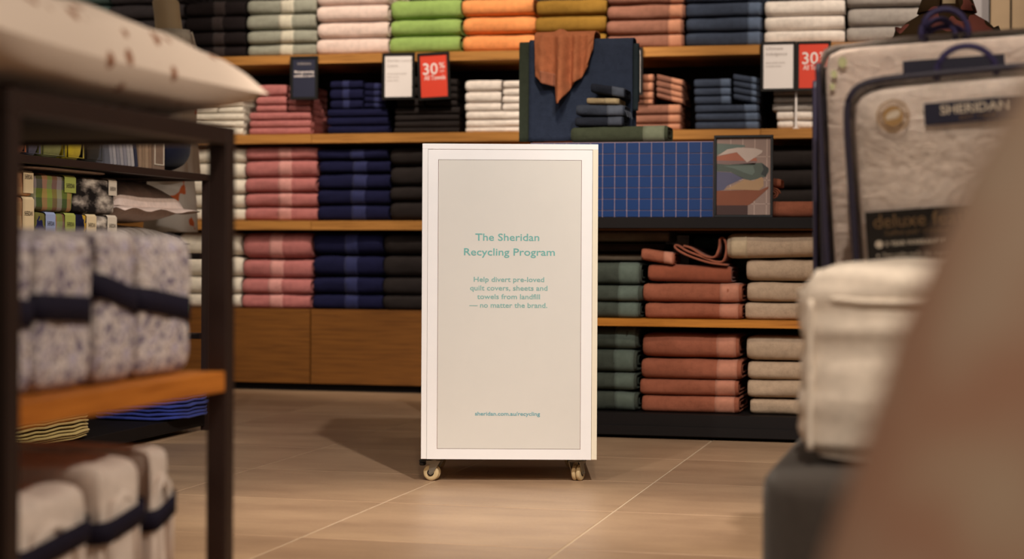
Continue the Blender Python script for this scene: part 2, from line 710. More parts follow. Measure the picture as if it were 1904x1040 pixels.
TB = lambda h: weave(h, 0.75)
top_specs = [
    ('dusty teal', 'teal', -60, 198, [-20, 8, 36, 64, 112], None, None),
    ('charcoal', 'char', 199, 338, [-24, 3, 31, 60, 83, 107], None, None),
    ('black', 'black', 339, 454, [-3, 26, 54, 82, 104], (392, 413), '3A302F'),
    ('sage grey', 'sage', 455, 585, [-4, 24, 53, 80, 104], (516, 541), 'C9C2AF'),
    ('pale blush', 'blush', 586, 720, [-24, 7, 38, 69, 101], None, None),
    ('bright green', 'green', 722, 854, [-4, 34, 66, 99], None, None),
    ('orange', 'orange', 856, 992, [-3, 29, 63, 97], None, None),
    ('mustard', 'mustard', 993, 1126, [-4, 28, 60, 93], None, None),
    ('terracotta', 'terra', 1127, 1272, [-19, 9, 38, 66, 92], (1243, 1268), 'BE8468'),
    ('slate blue', 'slate', 1273, 1418, [-24, 3, 30, 58, 86], (1389, 1414), '5A6880'),
    ('bright white', 'white', 1420, 1571, [-6, 24, 51, 79], None, None),
    ('silver grey', 'grey', 1573, 1732, [-22, 7, 44, 76], None, None)]
for colour, k, x0, x1, ys, band, bh in top_specs:
    stack('bath_towel', 'towel', colour, 'on the top wall shelf', x0, x1, ys, VT, TD, Z1 + .0005, T(k), band, TB(bh) if bh else None)

mid_specs = [
    ('cream', 'cream', 338, 452, [271, 303, 332, 361, 387, 411], None, None),
    ('pink', 'pink', 452, 587, [271, 297, 330, 358, 385, 411], (515, 540), 'CB9089'),
    ('navy', 'navy', 587, 721, [275, 295, 320, 350, 379, 409], (652, 678), '272B54'),
    ('black', 'gblack', 722, 858, [270, 305, 344, 372, 409], None, None)]
for colour, k, x0, x1, ys, band, bh in mid_specs:
    stack('bath_towel', 'towel', colour, 'on the third wall shelf', x0, x1, ys, VT, TD, Z3 + .0005, T(k), band, TB(bh) if bh else None)
low_specs = [
    ('cream', 'cream', 328, 446, [433, 477, 516, 548, 575], None, None),
    ('pink', 'pink', 447, 576, [431, 482, 518, 548, 575], (499, 524), 'CB9089'),
    ('navy', 'navy', 577, 708, [431, 475, 514, 548, 577], (640, 664), '272B54'),
    ('black', 'gblack', 709, 846, [432, 474, 515, 549, 577], None, None)]
for colour, k, x0, x1, ys, band, bh in low_specs:
    stack('bath_towel', 'towel', colour, 'resting on the oak drawers', x0, x1, ys, VT, TD, Z4 + .0005, T(k), band, TB(bh) if bh else None)
# black towels seen right of the framed print
stack('bath_towel', 'towel', 'black', 'behind the framed towel print', 1400, 1545, [262, 300, 338, 372, 398], VT, TD, Z3 + .0005, T('gblack'))

# small towels on the second wall shelf
HD = 0.30
def smalls(colour, k, where, lower, cols, band_h=None, bright=None):
    x0, x1, ys, bd = lower
    top = stack('hand_towel', 'towel', colour, where, x0, x1, ys, VT, HD, Z2 + .0005, T(k), bd, TB(band_h) if band_h else None, wob=.7, jit=.004)
    zt = max(o.location.z for o in top)
    zb = Z2 + .0005 + (onv((x0 + x1) / 2, ys[0], VT)[1] - onv((x0 + x1) / 2, ys[-1], VT)[1])
    for side, cx0, cx1, cys, cbd, drop in cols:
        n = len(cys) - 1
        stack('face_washer', 'towel', colour, where, cx0, cx1, cys, VT + .004, HD * .8, zb, T(k), cbd, TB(band_h) if band_h else None,
              group=colour + ' face washers ' + where, wob=.6, jit=.003, drop=[drop] * n,
              fmt='{c} {k}, {r} of ' + side + ' column {w}')


W2 = 'on the second wall shelf'
smalls('cream', 'cream', W2, (352, 452, [207, 221, 235, 249], None),
       [('left', 354, 402, [166, 180, 194, 207], None, 0), ('right', 404, 451, [170, 183, 195, 207], None, 0)])
smalls('pink', 'pink', W2, (461, 577, [206, 221, 235, 249], None),
       [('left', 474, 532, [154, 176, 193, 206], None, 0), ('right', 534, 577, [158, 171, 183, 195, 206], None, .004)])
smalls('navy', 'navy', W2, (607, 721, [200, 215, 231, 247], None),
       [('left', 612, 674, [147, 162, 183, 200], (636, 648), 0), ('right', 676, 718, [153, 167, 179, 191, 200], (694, 703), .006)], '272B54')
smalls('black', 'gblack', W2, (732, 854, [198, 212, 224, 236, 247], None),
       [('left', 736, 788, [140, 160, 180, 198], None, 0), ('right', 790, 850, [146, 160, 173, 186, 198], None, .008)])
smalls('bright white', 'white', W2, (864, 985, [206, 222, 236, 246], None),
       [('left', 863, 931, [147, 169, 190, 206], None, 0), ('right', 933, 984, [149, 164, 178, 192, 206], None, 0)])
smalls('terracotta', 'terra', W2, (1160, 1266, [197, 216, 233, 246], (1241, 1264)),
       [('left', 1162, 1215, [140, 155, 173, 187, 197], (1196, 1214), 0), ('right', 1219, 1270, [152, 164, 176, 187, 197], (1247, 1268), .030)], 'BE8468')
smalls('slate blue', 'slate', W2, (1291, 1412, [199, 214, 230, 246], (1385, 1409)),
       [('left', 1289, 1359, [150, 167, 182, 199], (1339, 1358), 0), ('right', 1362, 1414, [150, 163, 175, 187, 199], (1396, 1412), .022)], '5A6880')
stack('hand_towel', 'towel', 'white', 'beside the white price tag', 1442, 1545, [206, 223, 240], VT, HD, Z2 + .0005, T('white'))
stack('hand_towel', 'towel', 'grey', 'laid over white ones beside the price tag', 1436, 1545, [162, 177, 191, 206], VT + .01, HD,
      Z2 + .0005 + onv(1490, 206, VT)[1] - onv(1490, 240, VT)[1], T('grey'))

# price tag stick standing among the white towels
tg = thing('price_tag', 'thin white upright price tag standing in front of white hand towels', 'tag', (onv(1480, 200, 8.004)[0], 8.012, onv(1480, 240, 8.0)[1] + .002))
zt0 = onv(1480, 240, 8.0)[1]
boxpart('stem', -.004, .004, -.002, .002, 0, onv(1480, 150, 8.0)[1] - zt0, M_paper_w, tg)
boxpart('foot', -.014, .014, -.008, .008, 0, .004, M_paper_w, tg, .001)


# ------------------------------------------------------------------ signs clipped to the shelf edge
def sign(label, x0, x1, y0, y1, v, cardmat, lines, rot=0.0, border=5):
    u0, zt = onv(x0 - border, y0 - border, v)
    u1, zb = onv(x1 + border, y1 + border, v)
    w, h = u1 - u0, zt - zb
    t = thing('shelf_sign', label, 'sign', ((u0 + u1) / 2, v, zb), rot=(0, rot, 0), group='signs on the shelf edge')
    bw = w * border / (x1 - x0 + 2 * border)
    boxpart('frame_rail', -w / 2, w / 2, -.004, .006, 0, bw, M_black, t, .001)
    boxpart('frame_rail', -w / 2, w / 2, -.004, .006, h - bw, h, M_black, t, .001)
    boxpart('frame_stile', -w / 2, -w / 2 + bw, -.004, .006, bw, h - bw, M_black, t, .001)
    boxpart('frame_stile', w / 2 - bw, w / 2, -.004, .006, bw, h - bw, M_black, t, .001)
    boxpart('card', -w / 2 + bw, w / 2 - bw, 0, .004, bw, h - bw, cardmat, t)
    for ln in lines:
        body, fx, fy, fs, al, mat, bold = ln[:7]
        text('lettering', body, h * fs, mat, t, ((fx - .5) * w, -.0012, h * (1 - fy)), UPR, al, bold, w * ln[7] if len(ln) > 7 else None)
    return t


M_card_navy = plain('navy_card', '20233A', 0.5)
M_card_red = plain('red_card', 'E0432C', 0.5, var=0.02)
VG = 7.985
sign('dark navy monogramming sign clipped under the sage towels', 545, 586, 110, 180, VG, M_card_navy,
     [('SHERIDAN', .5, .20, .07, 'CENTER', M_ink_grey, 0), ('Monogramming', .5, .39, .09, 'CENTER', M_ink_white, .0002, .70),
      ('available in store', .5, .48, .085, 'CENTER', M_ink_white, .0002, .72)])
sign('white product sign clipped under the green towels', 716, 766, 104, 180, VG, M_paper_w,
     [('Sheridan Luxury', .14, .19, .085, 'LEFT', M_ink_grey, 0), ('Cotton', .14, .30, .085, 'LEFT', M_ink_grey, 0),
      ('soft absorbent towels', .14, .46, .05, 'LEFT', M_ink_grey, 0), ('made of pure', .14, .53, .05, 'LEFT', M_ink_grey, 0), ('cotton loops', .14, .60, .05, 'LEFT', M_ink_grey, 0)])
red_lines = [('30', .39, .46, .34, 'CENTER', M_ink_white, .0006, .46), ('%', .76, .34, .17, 'CENTER', M_ink_white, .0003, .18),
             ('OFF', .76, .43, .07, 'CENTER', M_ink_white, 0, .14), ('All Towels', .53, .58, .14, 'CENTER', M_ink_white, .0003, .66),
             ('__________', .5, .63, .06, 'CENTER', M_ink_grey, -.0003, .7)]
sign('red thirty percent off sign clipped between the green and orange towels', 784, 833, 103, 180, VG, M_card_red, red_lines, rot=-.04)
sign('white sign half hidden behind the hanging slate towel', 1141, 1190, 94, 172, VG, M_paper_w, [('Living Textures', .14, .19, .085, 'LEFT', M_ink_grey, 0)])
sign('white Ultimate Indulgence sign clipped under the white towels at right', 1420, 1475, 83, 164, VG - .0, M_paper_w,
     [('Ultimate', .14, .17, .10, 'LEFT', M_ink_grey, 0), ('Indulgence', .14, .28, .10, 'LEFT', M_ink_grey, 0),
      ('dense plush towels', .14, .44, .05, 'LEFT', M_ink_grey, 0), ('of cotton loops', .14, .51, .05, 'LEFT', M_ink_grey, 0)])
sign('red thirty percent off sign at right, cut off by the bedding bag', 1486, 1540, 82, 163, VG, M_card_red, red_lines)

# ------------------------------------------------------------------ white recycling bin on casters
BY = 5.12
bw, bh, bz, bd = .4925, .884, .065, .42
bx = (948 - 952) / F * BY
bin_ = thing('recycling_bin', 'white wheeled recycling bin with a beige poster panel and teal lettering', 'bin', (*WP(bx, BY), 0), TH)
k = BY / F                                  # metres per picture step on the bin front
hw, pt = bw / 2, .0155
fy = 0.0
boxpart('side_panel', -hw, -hw + pt, fy, bd, bz, bz + bh - pt, M_white_lam, bin_, .0008)
boxpart('side_panel', hw - pt, hw, fy, bd, bz, bz + bh - pt, M_edge, bin_, .0008)
boxpart('top_panel', -hw, hw, fy, bd, bz + bh - pt, bz + bh, M_white_lam, bin_, .0008)
boxpart('back_panel', -hw + pt + .0006, hw - pt - .0006, bd - .016, bd, bz, bz + bh - pt - .0006, M_white_lam, bin_)
boxpart('base_panel', -hw + pt + .0006, hw - pt - .0006, .02, bd - .017, bz, bz + .016, M_white_lam, bin_)
fx0, fx1 = -hw + pt + .0007, hw - pt - .0007
fz0, fz1 = bz, bz + bh - pt - .0007
ox0, ox1 = (814 - 948) * k, (1081 - 948) * k
oz0, oz1 = bz + (855 - 836) * k, bz + (855 - 297.5) * k
fp = MB()
fy0, fy1 = .0006, .018
fp.box(fx0, ox0, fy0, fy1, fz0, fz1)
fp.box(ox1, fx1, fy0, fy1, fz0, fz1)
fp.box(ox0, ox1, fy0, fy1, fz0, oz0)
fp.box(ox0, ox1, fy0, fy1, oz1, fz1)
fp.build('front_panel', M_white_lam, bin_)
boxpart('poster_recess', ox0, ox1, .0042, .018, oz0, oz1, M_red_line, bin_)
M_poster = plain('beige_poster', 'DBD6CC', 0.32, var=0.01, spec=0.5)
boxpart('poster', ox0 + .0010, ox1 - .0010, .0016, .0040, oz0 + .0010, oz1 - .0010, M_poster, bin_, .0004)
def bin_text(body, xc, ybase, width, size, mat):
    text('lettering', body, size, mat, bin_, ((xc - 948) * k, .0010, bz + (855 - ybase) * k), UPR, 'CENTER', .00025, width * k)


bin_text('The Sheridan', 943.5, 448, 119, .0287, M_ink_teal)
bin_text('Recycling Program', 947, 475.5, 169, .0287, M_ink_teal)
bin_text('Help divert pre-loved', 946.5, 524.5, 131, .0195, M_ink_teal2)
bin_text('quilt covers, sheets and', 946.5, 540.5, 144, .0195, M_ink_teal2)
bin_text('towels from landfill', 946.5, 556.5, 117, .0195, M_ink_teal2)
bin_text('\u2014 no matter the brand.', 946, 572.5, 145, .0195, M_ink_teal2)
bin_text('sheridan.com.au/recycling', 945, 773.5, 121, .0150, plain('blue_teal_ink', '6BA6AE', 0.6))

M_zinc = plain('zinc_bracket', '8C8578', 0.4, 0.7)
M_wheel = plain('cream_nylon_wheel', 'C9B083', 0.5)


def caster(x, y, rz, brake):
    """bracket with pedal and twin wheel; trails towards local -x"""
    R = .0228
    pl = boxpart('caster', -.024, .024, -.020, .020, bz - .004, bz, M_zinc, bin_, .001)
    pl.location = (x, y, bz - .004)
    pl.rotation_euler = (0, 0, rz)
    base = -(bz - .004)
    b = MB()
    b.lathe([(.016, -.005), (.016, -.001)], (0, 0, 0), n=16)
    wx, wz = -.010, base + R
    for sy in (-1, 1):
        y0 = sy * .0155
        prof = [(.020, -.004), (-.022, -.004), (-.022, -.013), (-.012, -.013), (wx - .004, wz + .010), (wx - .004, wz - .003), (wx + .001, wz - .007), (wx + .007, wz - .003)]
        n = len(prof)
        i = len(b.v)
        for off in (0, .0022 * sy):
            b.v += [(px, y0 + off, pz) for px, pz in prof]
        b.f.append(tuple(i + q for q in range(n))); b.mi.append(0)
        b.f.append(tuple(i + n + q for q in reversed(range(n)))); b.mi.append(0)
        for q in range(n):
            b.f.append((i + q, i + (q + 1) % n, i + n + (q + 1) % n, i + n + q)); b.mi.append(0)
    b.box(-.022, .020, -.0155, .0155, -.006, -.004)
    b.build('fork', M_zinc, pl, fix=True)
    w = MB()
    for y0 in (-.0135, .0007):
        w.lathe([(.006, 0), (R - .006, 0), (R - .002, .0015), (R, .004), (R, .009), (R - .002, .0115), (R - .006, .0128), (.006, .0128)], (0, y0, 0), 'Y', 28)
    wo = w.build('wheel', M_wheel, pl, (wx, 0, wz), fix=True)
    ax = MB()
    ax.lathe([(.0045, -.020), (.0045, .020)], (wx, 0, wz), 'Y', 12)
    ax.build('axle', M_zinc, pl, fix=True)
    hb = MB()
    for y0 in (-.0146, .0130):
        hb.lathe([(.010, 0), (.010, .0016)], (wx, y0, wz), 'Y', 16)
    hb.build('hub_cap', M_black, pl, fix=True)
    if brake:
        p = MB()
        p.box(-.046, -.020, -.011, .011, -.010, -.003, .002)
        p.box(-.046, -.030, -.010, .010, -.020, -.009, .003)
        p.build('brake_pedal', M_black, pl)


caster(-.207, .045, math.radians(-16), True)
caster(.192, .050, math.radians(-115), True)
caster(-.205, bd - .06, math.radians(40), False)
caster(.200, bd - .06, math.radians(-30), False)

# ------------------------------------------------------------------ low display gondola on the right
VGo = 6.31
zt_top = onv(1250, 404, 6.27)[1]
zt_bot = onv(1250, 425, 6.27)[1]
zw1 = onv(1250, 594, VGo)[1]
zw0 = onv(1250, 608, VGo)[1]
zd = onv(1250, 770, 6.30)[1]
gu0, gu1 = onv(850, 400, 6.3)[0], onv(1640, 400, 6.3)[0]
gd = 6.31 + .78
gon = thing('display_gondola', 'low dark display table with an orange oak shelf of folded towels', 'display table', ((gu0 + gu1) / 2, 6.7, 0))
def gp(name, a, b, y0, y1, z0, z1, mat, bev=.001):
    return boxpart(name, a - (gu0 + gu1) / 2, b - (gu0 + gu1) / 2, y0 - 6.7, y1 - 6.7, z0, z1, mat, gon, bev)


gp('table_top', gu0, gu1, 6.27, gd, zt_bot, zt_top, M_dark, .002)
gp('oak_lining', gu0 + .01, gu1 - .01, 6.285, gd - .02, zt_bot - .006, zt_bot, M_oak_d, 0)
gp('oak_shelf', gu0 + .02, gu1 - .02, VGo - .01, gd - .2, zw0, zw1, M_oak_x)
gp('plinth', gu0, gu1, 6.29, gd, .02, zd, M_dark, .002)
gp('plinth_ledge', gu0 - .002, gu1 + .002, 6.278, 6.29, .012, .045, M_dark, .002)
gp('side_panel', gu0, gu0 + .018, 6.32, gd, zd, zt_bot, M_dark)
gp('side_panel', gu1 - .018, gu1, 6.32, gd, zd, zt_bot, M_dark)
gp('back_panel', gu0 + .019, gu1 - .019, gd - .19, gd - .17, zd, zt_bot - .007, M_dark)

GV = 6.33
G = dict(green='43483F', terra='985A43', beige='B39A80', dgrey='4A403A')
gs = dict(wob=1.7, jit=.012)
WL, WM = 'under the dark table', 'on the dark table shelf'
stack('bath_towel', 'towel', 'dark green', WL, 1018, 1184, [611, 655, 698, 731, 770], GV, .38, zd + .0005, terry(G['green']), (1142, 1180), TB('586257'), **gs)
stack('bath_towel', 'towel', 'rust', WL, 1188, 1376, [623, 669, 709, 740, 772], GV, .38, zd + .0005, terry(G['terra']), (1334, 1372), TB('B87B62'), **gs)
stack('bath_towel', 'towel', 'beige', WL, 1386, 1560, [627, 673, 709, 743, 775], GV, .38, zd + .0005, terry(G['beige']), **gs)
stack('bath_towel', 'towel', 'dark green', WM, 1022, 1192, [488, 530, 561, 592], GV, .235, zw1 + .0005, terry(G['green']), (1150, 1188), TB('586257'), **gs)
stack('bath_towel', 'towel', 'rust', WM, 1192, 1380, [526, 563, 594], GV, .235, zw1 + .0005, terry(G['terra']), (1340, 1376), TB('B87B62'), **gs)
rz_top = zw1 + onv(1286, 526, GV)[1] - onv(1286, 594, GV)[1]
u0, u1 = onv(1203, 520, GV)[0], onv(1358, 520, GV)[0]
hh = onv(1280, 492, GV)[1] - onv(1280, 526, GV)[1]
o = make_towel('bath_towel', u1 - u0, .235, hh - .002, weave('8A4A33', .9), 701, None, ((u0 + u1) / 2, GV + .01, rz_top + .002), dzr=.006)
tag(o, 'smooth rust bath sheet folded under the crumpled towel on the oak shelf', 'towel')
rz2 = rz_top + hh + .001
# small rust face washer on the pile
u0, u1 = onv(1192, 480, GV)[0], onv(1253, 480, GV)[0]
o = make_towel('face_washer', u1 - u0, .16, .044, terry(G['terra']), 702, None, ((u0 + u1) / 2, GV - .004, rz2 + .005), (.68, .96), TB('B87B62'), dzr=.018)
tag(o, 'small rust face washer with a smooth end, tilted on the rust pile', 'towel')


def ribbon(name, pts, v0, v1, mat, label, cat, thick=.006, wave=.004, seed=1, sub=4):
    """folded cloth whose edge follows a (u, z) curve, running back from v0 to v1"""
    P = []
    L = len(pts)
    fine = []
    for i in range(L - 1):
        p0, p1, p2, p3 = pts[max(i - 1, 0)], pts[i], pts[i + 1], pts[min(i + 2, L - 1)]
        for j in range(sub):
            t = j / sub
            q = []
            for a in (0, 1):
                q.append(.5 * (2 * p1[a] + (p2[a] - p0[a]) * t + (2 * p0[a] - 5 * p1[a] + 4 * p2[a] - p3[a]) * t * t + (3 * p1[a] - p0[a] - 3 * p2[a] + p3[a]) * t ** 3))
            fine.append(q)
    fine.append(pts[-1])
    cx = sum(p[0] for p in fine) / len(fine)
    cz = min(p[1] for p in fine) - thick / 2
    for i, (u, z) in enumerate(fine):
        row = []
        for j in range(8):
            t = j / 7
            f = wave * noise.noise(Vector((i * .25, t * 2, seed)))
            row.append((u - cx + f * t, (v1 - v0) * t + 2 * f, z - cz + f * t * .6))
        P.append(row)
    m = MB()
    m.grid(P)
    o = m.build(name, mat, None, (cx, v0, cz), smooth=True)
    sm = o.modifiers.new('thick', 'SOLIDIFY')
    sm.thickness = thick
    sm.offset = 0
    return tag(o, label, cat)


def upts(pp, v):
    return [onv(x, y, v) for x, y in pp]


ribbon('bath_towel', upts([(1352, 493), (1320, 489), (1285, 478), (1262, 467), (1254, 459), (1258, 456), (1275, 466), (1300, 476), (1330, 487), (1345, 484),
                           (1350, 462), (1346, 445), (1338, 444), (1336, 462), (1328, 478), (1308, 476), (1285, 462), (1270, 457)], GV), GV + .006, GV + .23,
       weave('8F513A', .85), 'crumpled rust towel with its folded edges showing on the rust pile', 'towel', .007)
bs = stack('bath_towel', 'towel', 'beige', WM, 1382, 1560, [478, 521, 560, 594], GV, .235, zw1 + .0005, terry(G['beige']), **gs)
zb_ = zw1 + onv(1450, 478, GV)[1] - onv(1450, 594, GV)[1]
u0, u1 = onv(1352, 450, GV)[0], onv(1552, 450, GV)[0]
o = make_towel('bath_towel', u1 - u0, .24, .088, terry(G['beige']), 703, None, ((u0 + u1) / 2, GV - .02, zb_ + .002), (.03, .19), TB('B8A283'), wob=1.6, dzr=-.010)
tag(o, 'thick beige bath towel with a smooth left end topping the beige pile', 'towel')
# darker cloths lying deeper on the oak shelf
zg = zw1 + onv(1107, 488, GV)[1] - onv(1107, 594, GV)[1]
for i, (xa, xb, ya, yb, mat, lab) in enumerate((
        (1060, 1196, 474, 487, weave('6A5A48', .9), 'taupe folded cloth lying lowest behind the dark green towels'),
        (1052, 1235, 458, 473, weave('3A2C26', .9), 'dark brown folded cloth lying behind the dark green towels'),
        (1050, 1243, 437, 457, weave('7A6A58', .9), 'grey brown folded cloth with a rolled edge behind the green towels'))):
    a, za = onv(xa, ya, 6.44)
    b, zb2 = onv(xb, yb, 6.44)
    o = make_towel('folded_cloth', b - a, .20, za - zb2, mat, 720 + i, None, ((a + b) / 2, 6.44, zg + .001 + i * .0345), wob=.8)
    tag(o, lab, 'cloth')
a, za = onv(1238, 438, 6.66)
b, zb2 = onv(1281, 480, 6.66)
cd = thing('paper_card', 'plain white card standing at the back of the oak shelf', 'card', ((a + b) / 2, 6.66, zw1 + .001))
boxpart('card_sheet', -(b - a) / 2, (b - a) / 2, 0, .003, 0, za - zw1 - .001, M_paper_w, cd)
boxpart('card_foot', -(b - a) / 2, (b - a) / 2, 0, .05, 0, .002, M_paper_w, cd)
stack('bath_towel', 'towel', 'dusty green', 'deep behind the rust towels', 1284, 1400, [442, 470, 510, 550, 594], 6.58, .28, zw1 + .0005, terry('4F5C55'))

# ---- on the gondola: blue tiled riser
RV = 6.36
ru0, rzt = onv(992, 266, RV)
ru1, _ = onv(1326, 266, RV)
rzb = zt_top + .0008
pitch = (onv(1327, 300, RV)[0] - onv(1113, 300, RV)[0]) / 9.35
ru1 = onv(1326.5, 300, RV)[0]
ncol = 15
ru0 = ru1 - ncol * pitch
rh = rzt - rzb
nrow = 7
prow = rh / 6.65
ris = thing('tiled_riser', 'blue tiled riser box with pink joints on the dark table', 'riser', ((ru0 + ru1) / 2, RV + .15, rzb))
M_joint = plain('pink_joint', 'A58C92', 0.7)
M_btile = plain('blue_tile', '113468', 0.35, var=.06)
rw = (ru1 - ru0) / 2
boxpart('riser_body', -rw, rw, -.15 + .003, .30, 0, rh, M_joint, ris)
gap = .0011
for r in range(nrow):
    zhi = rh - .001 - r * prow
    zlo = max(0.001, zhi - prow)
    tmz = MB()
    tmz.box(-pitch / 2 + gap, pitch / 2 - gap, 0, .004, gap, zhi - zlo - gap, .0006)
    me = tmz.mesh('tile')
    me.materials.append(M_btile)
    for q in range(ncol):
        o = bpy.data.objects.new('tile', me)
        o.location = (-rw + (q + .5) * pitch, -.15, zlo)
        link(o, ris)

# ---- framed print
FV = 6.335
fu0, fzt = onv(1328, 252, FV)
fu1, fzb = onv(1437, 402, FV)
fw, fh = fu1 - fu0, fzt - (zt_top + .001)
fr = thing('framed_print', 'black framed picture of a towel pile beside the blue tiled riser', 'picture', ((fu0 + fu1) / 2, FV, zt_top + .001))
bb = .0085
boxpart('frame_rail', -fw / 2, fw / 2, -.006, .012, 0, bb, M_black, fr, .001)
boxpart('frame_rail', -fw / 2, fw / 2, -.006, .012, fh - bb, fh, M_black, fr, .001)
boxpart('frame_stile', -fw / 2, -fw / 2 + bb, -.006, .012, bb, fh - bb, M_black, fr, .001)
boxpart('frame_stile', fw / 2 - bb, fw / 2, -.006, .012, bb, fh - bb, M_black, fr, .001)
boxpart('backing', -fw / 2 + .002, fw / 2 - .002, .006, .014, .002, fh - .002, M_black, fr)
boxpart('easel_leg', -.02, .02, .014, .07, 0, .12, M_black, fr)
pic = MB()
def pxy(px, py):                              # coordinates of the 1261x1040 study of the print
    return (-fw / 2 + (px - 48) / (732 - 48) * fw, fh - (py - 42) / (1000 - 42) * fh)


PM = [plain('print_tile', '8D7468', .5), plain('print_joint', 'B49A8B', .5), plain('print_sage', '5E6A60', .5), plain('print_ivory', 'B9A598', .5),
      plain('print_rust', '9E5B42', .5), plain('print_olive', '4A5248', .5), plain('print_blue', '514F66', .5), plain('print_tan', 'A4815C', .5),
      plain('print_wood', '7B3F20', .5), plain('print_brown', '3A1B12', .5), plain('print_mauve', '7C625C', .5), plain('print_deep', '262A26', .5)]
def poly(pts, mi, layer):
    pic.quad(*[(pxy(x, y)[0], .0055 - layer * .00025, pxy(x, y)[1]) for x, y in pts], mi=mi)


poly([(78, 75), (700, 75), (700, 970), (78, 970)], 0, 0)
for xq in (235, 375, 515, 655):
    poly([(xq, 75), (xq + 9, 75), (xq + 4, 970), (xq - 5, 970)], 1, 1)
for yq in (290, 565, 840):
    poly([(78, yq), (700, yq), (700, yq + 8), (78, yq + 8)], 1, 1)
poly([(78, 135), (330, 150), (400, 158), (408, 175), (300, 200), (180, 230), (78, 270)], 2, 2)
poly([(78, 290), (300, 240), (420, 300), (540, 310), (545, 345), (78, 335)], 4, 3)
poly([(78, 335), (545, 345), (520, 385), (78, 375)], 10, 3)
poly([(88, 280), (200, 205), (320, 185), (520, 195), (610, 222), (600, 250), (430, 360), (310, 240)], 3, 4)
poly([(78, 375), (200, 385), (480, 370), (600, 365), (680, 430), (680, 470), (640, 530), (470, 570), (380, 545), (240, 470), (78, 460)], 5, 3)
poly([(150, 400), (500, 400), (520, 470), (490, 510), (400, 480), (280, 430)], 2, 4)
poly([(600, 370), (680, 430), (650, 530), (590, 500), (620, 440)], 11, 4)
poly([(78, 465), (240, 475), (390, 545), (200, 630), (160, 680), (78, 690)], 6, 3)
poly([(178, 675), (400, 560), (500, 575), (600, 530), (622, 560), (620, 640), (570, 685)], 7, 4)
poly([(78, 690), (420, 682), (570, 688), (680, 640), (675, 665), (480, 840), (440, 860), (78, 860)], 8, 4)
poly([(78, 860), (440, 860), (440, 970), (78, 970)], 9, 4)
pic.build('picture_print', PM, fr)
for p in fr.children[-1].data.polygons:
    pass

# ---- towels right of the print on the table
u0, u1 = onv(1425, 390, 6.40)[0], onv(1570, 390, 6.40)[0]
o = make_towel('bath_towel', u1 - u0, .30, .060, terry(G['terra']), 741, None, ((u0 + u1) / 2, 6.40, zt_top + .001), (.60, .75), TB('B87B62'))
tag(o, 'folded rust towel lying on the dark table right of the framed print', 'towel')
def rolled(label, uc, v, z, r, w, mat, rz):
    m = MB()
    P = []
    for i in range(40):
        a = i / 39 * 4.6 * math.pi
        rr = r * (1 - .72 * i / 39)
        P.append([(rr * math.cos(a) * 1.25, y, r + rr * math.sin(a)) for y in (0, w * .33, w * .66, w)])
    m.grid(P)
    o = m.build('rolled_towel', mat, None, (uc, v, z), smooth=True, rot=(0, 0, rz))
    sm = o.modifiers.new('thick', 'SOLIDIFY'); sm.thickness = .005; sm.offset = 0
    return tag(o, label, 'towel')


rolled('rolled rust towel peeking out right of the framed print', onv(1437, 360, 6.43)[0], 6.43, zt_top + .065, .021, .2, terry(G['terra']), .3)
u0, u1 = onv(1400, 340, 6.45)[0], onv(1452, 340, 6.45)[0]
o = make_towel('face_washer', u1 - u0, .12, .030, terry(G['terra']), 742, None, ((u0 + u1) / 2, 6.44, zt_top + .114), dzr=.012)
tag(o, 'small rust face washer on the rolled towel beside the framed print', 'towel')

# ---- pile on the riser
rt = rzt
PV = 6.372
def pile(kind, x0, x1, h, z, mat, seed, label, band, bm_, dzr=0, d=.135, v=PV, wob=1.0):
    a, b = onv(x0, 220, v)[0], onv(x1, 220, v)[0]
    o = make_towel(kind, b - a, d, h, mat, seed, None, ((a + b) / 2, v, z + .001 + abs(dzr) / 2), band, bm_, dzr=dzr, wob=wob)
    tag(o, label, 'towel')
    return z + h + .001


z = pile('bath_towel', 1060, 1240, .057, rt, terry('454A39'), 801, 'olive green bath towel lying on top of the blue tiled riser', (.75, .97), TB('757A63'), -.003, .14)
M_fr = weave('4A4E58', .9)
z = pile('hand_towel', 1068, 1158, .034, z, terry('282B34'), 802, 'dark slate hand towel directly on the olive towel', (.68, .97), TB('454A55'))
z = pile('hand_towel', 1070, 1160, .040, z, terry('3C414C'), 803, 'slate hand towel with fringed end under the small beige washer', (.64, .97), TB('585E6A'), .004)
for (seed, zz, uu) in ((1, z - .02, onv(1159, 210, PV)[0]),):
    fm = MB()
    rnd = random.Random(4)
    for q in range(9):
        x = .001 * q
        fm.tube([(0, .012 + .012 * q, 0), (.010 + .004 * rnd.random(), .008 + .012 * q, -.010), (.018 + .006 * rnd.random(), .004 + .012 * q, -.026 - .008 * rnd.random())], .0011, 5)
    par = [o for o in C.objects if o.get('label', '').startswith('slate hand towel with fringed')][0]
    fo = fm.build('fringe', M_fr, par, (uu - par.location.x - .004, 0, .024))
z = pile('face_washer', 1090, 1150, .022, z, terry('9A8767'), 804, 'small beige face washer between two slate washers on the riser pile', (.55, .97), TB('A5926F'), .004)
z = pile('face_washer', 1097, 1161, .036, z, terry('22252E'), 805, 'dark slate face washer tilted on the very top of the riser pile', (.62, .97), TB('4A505C'), .022)

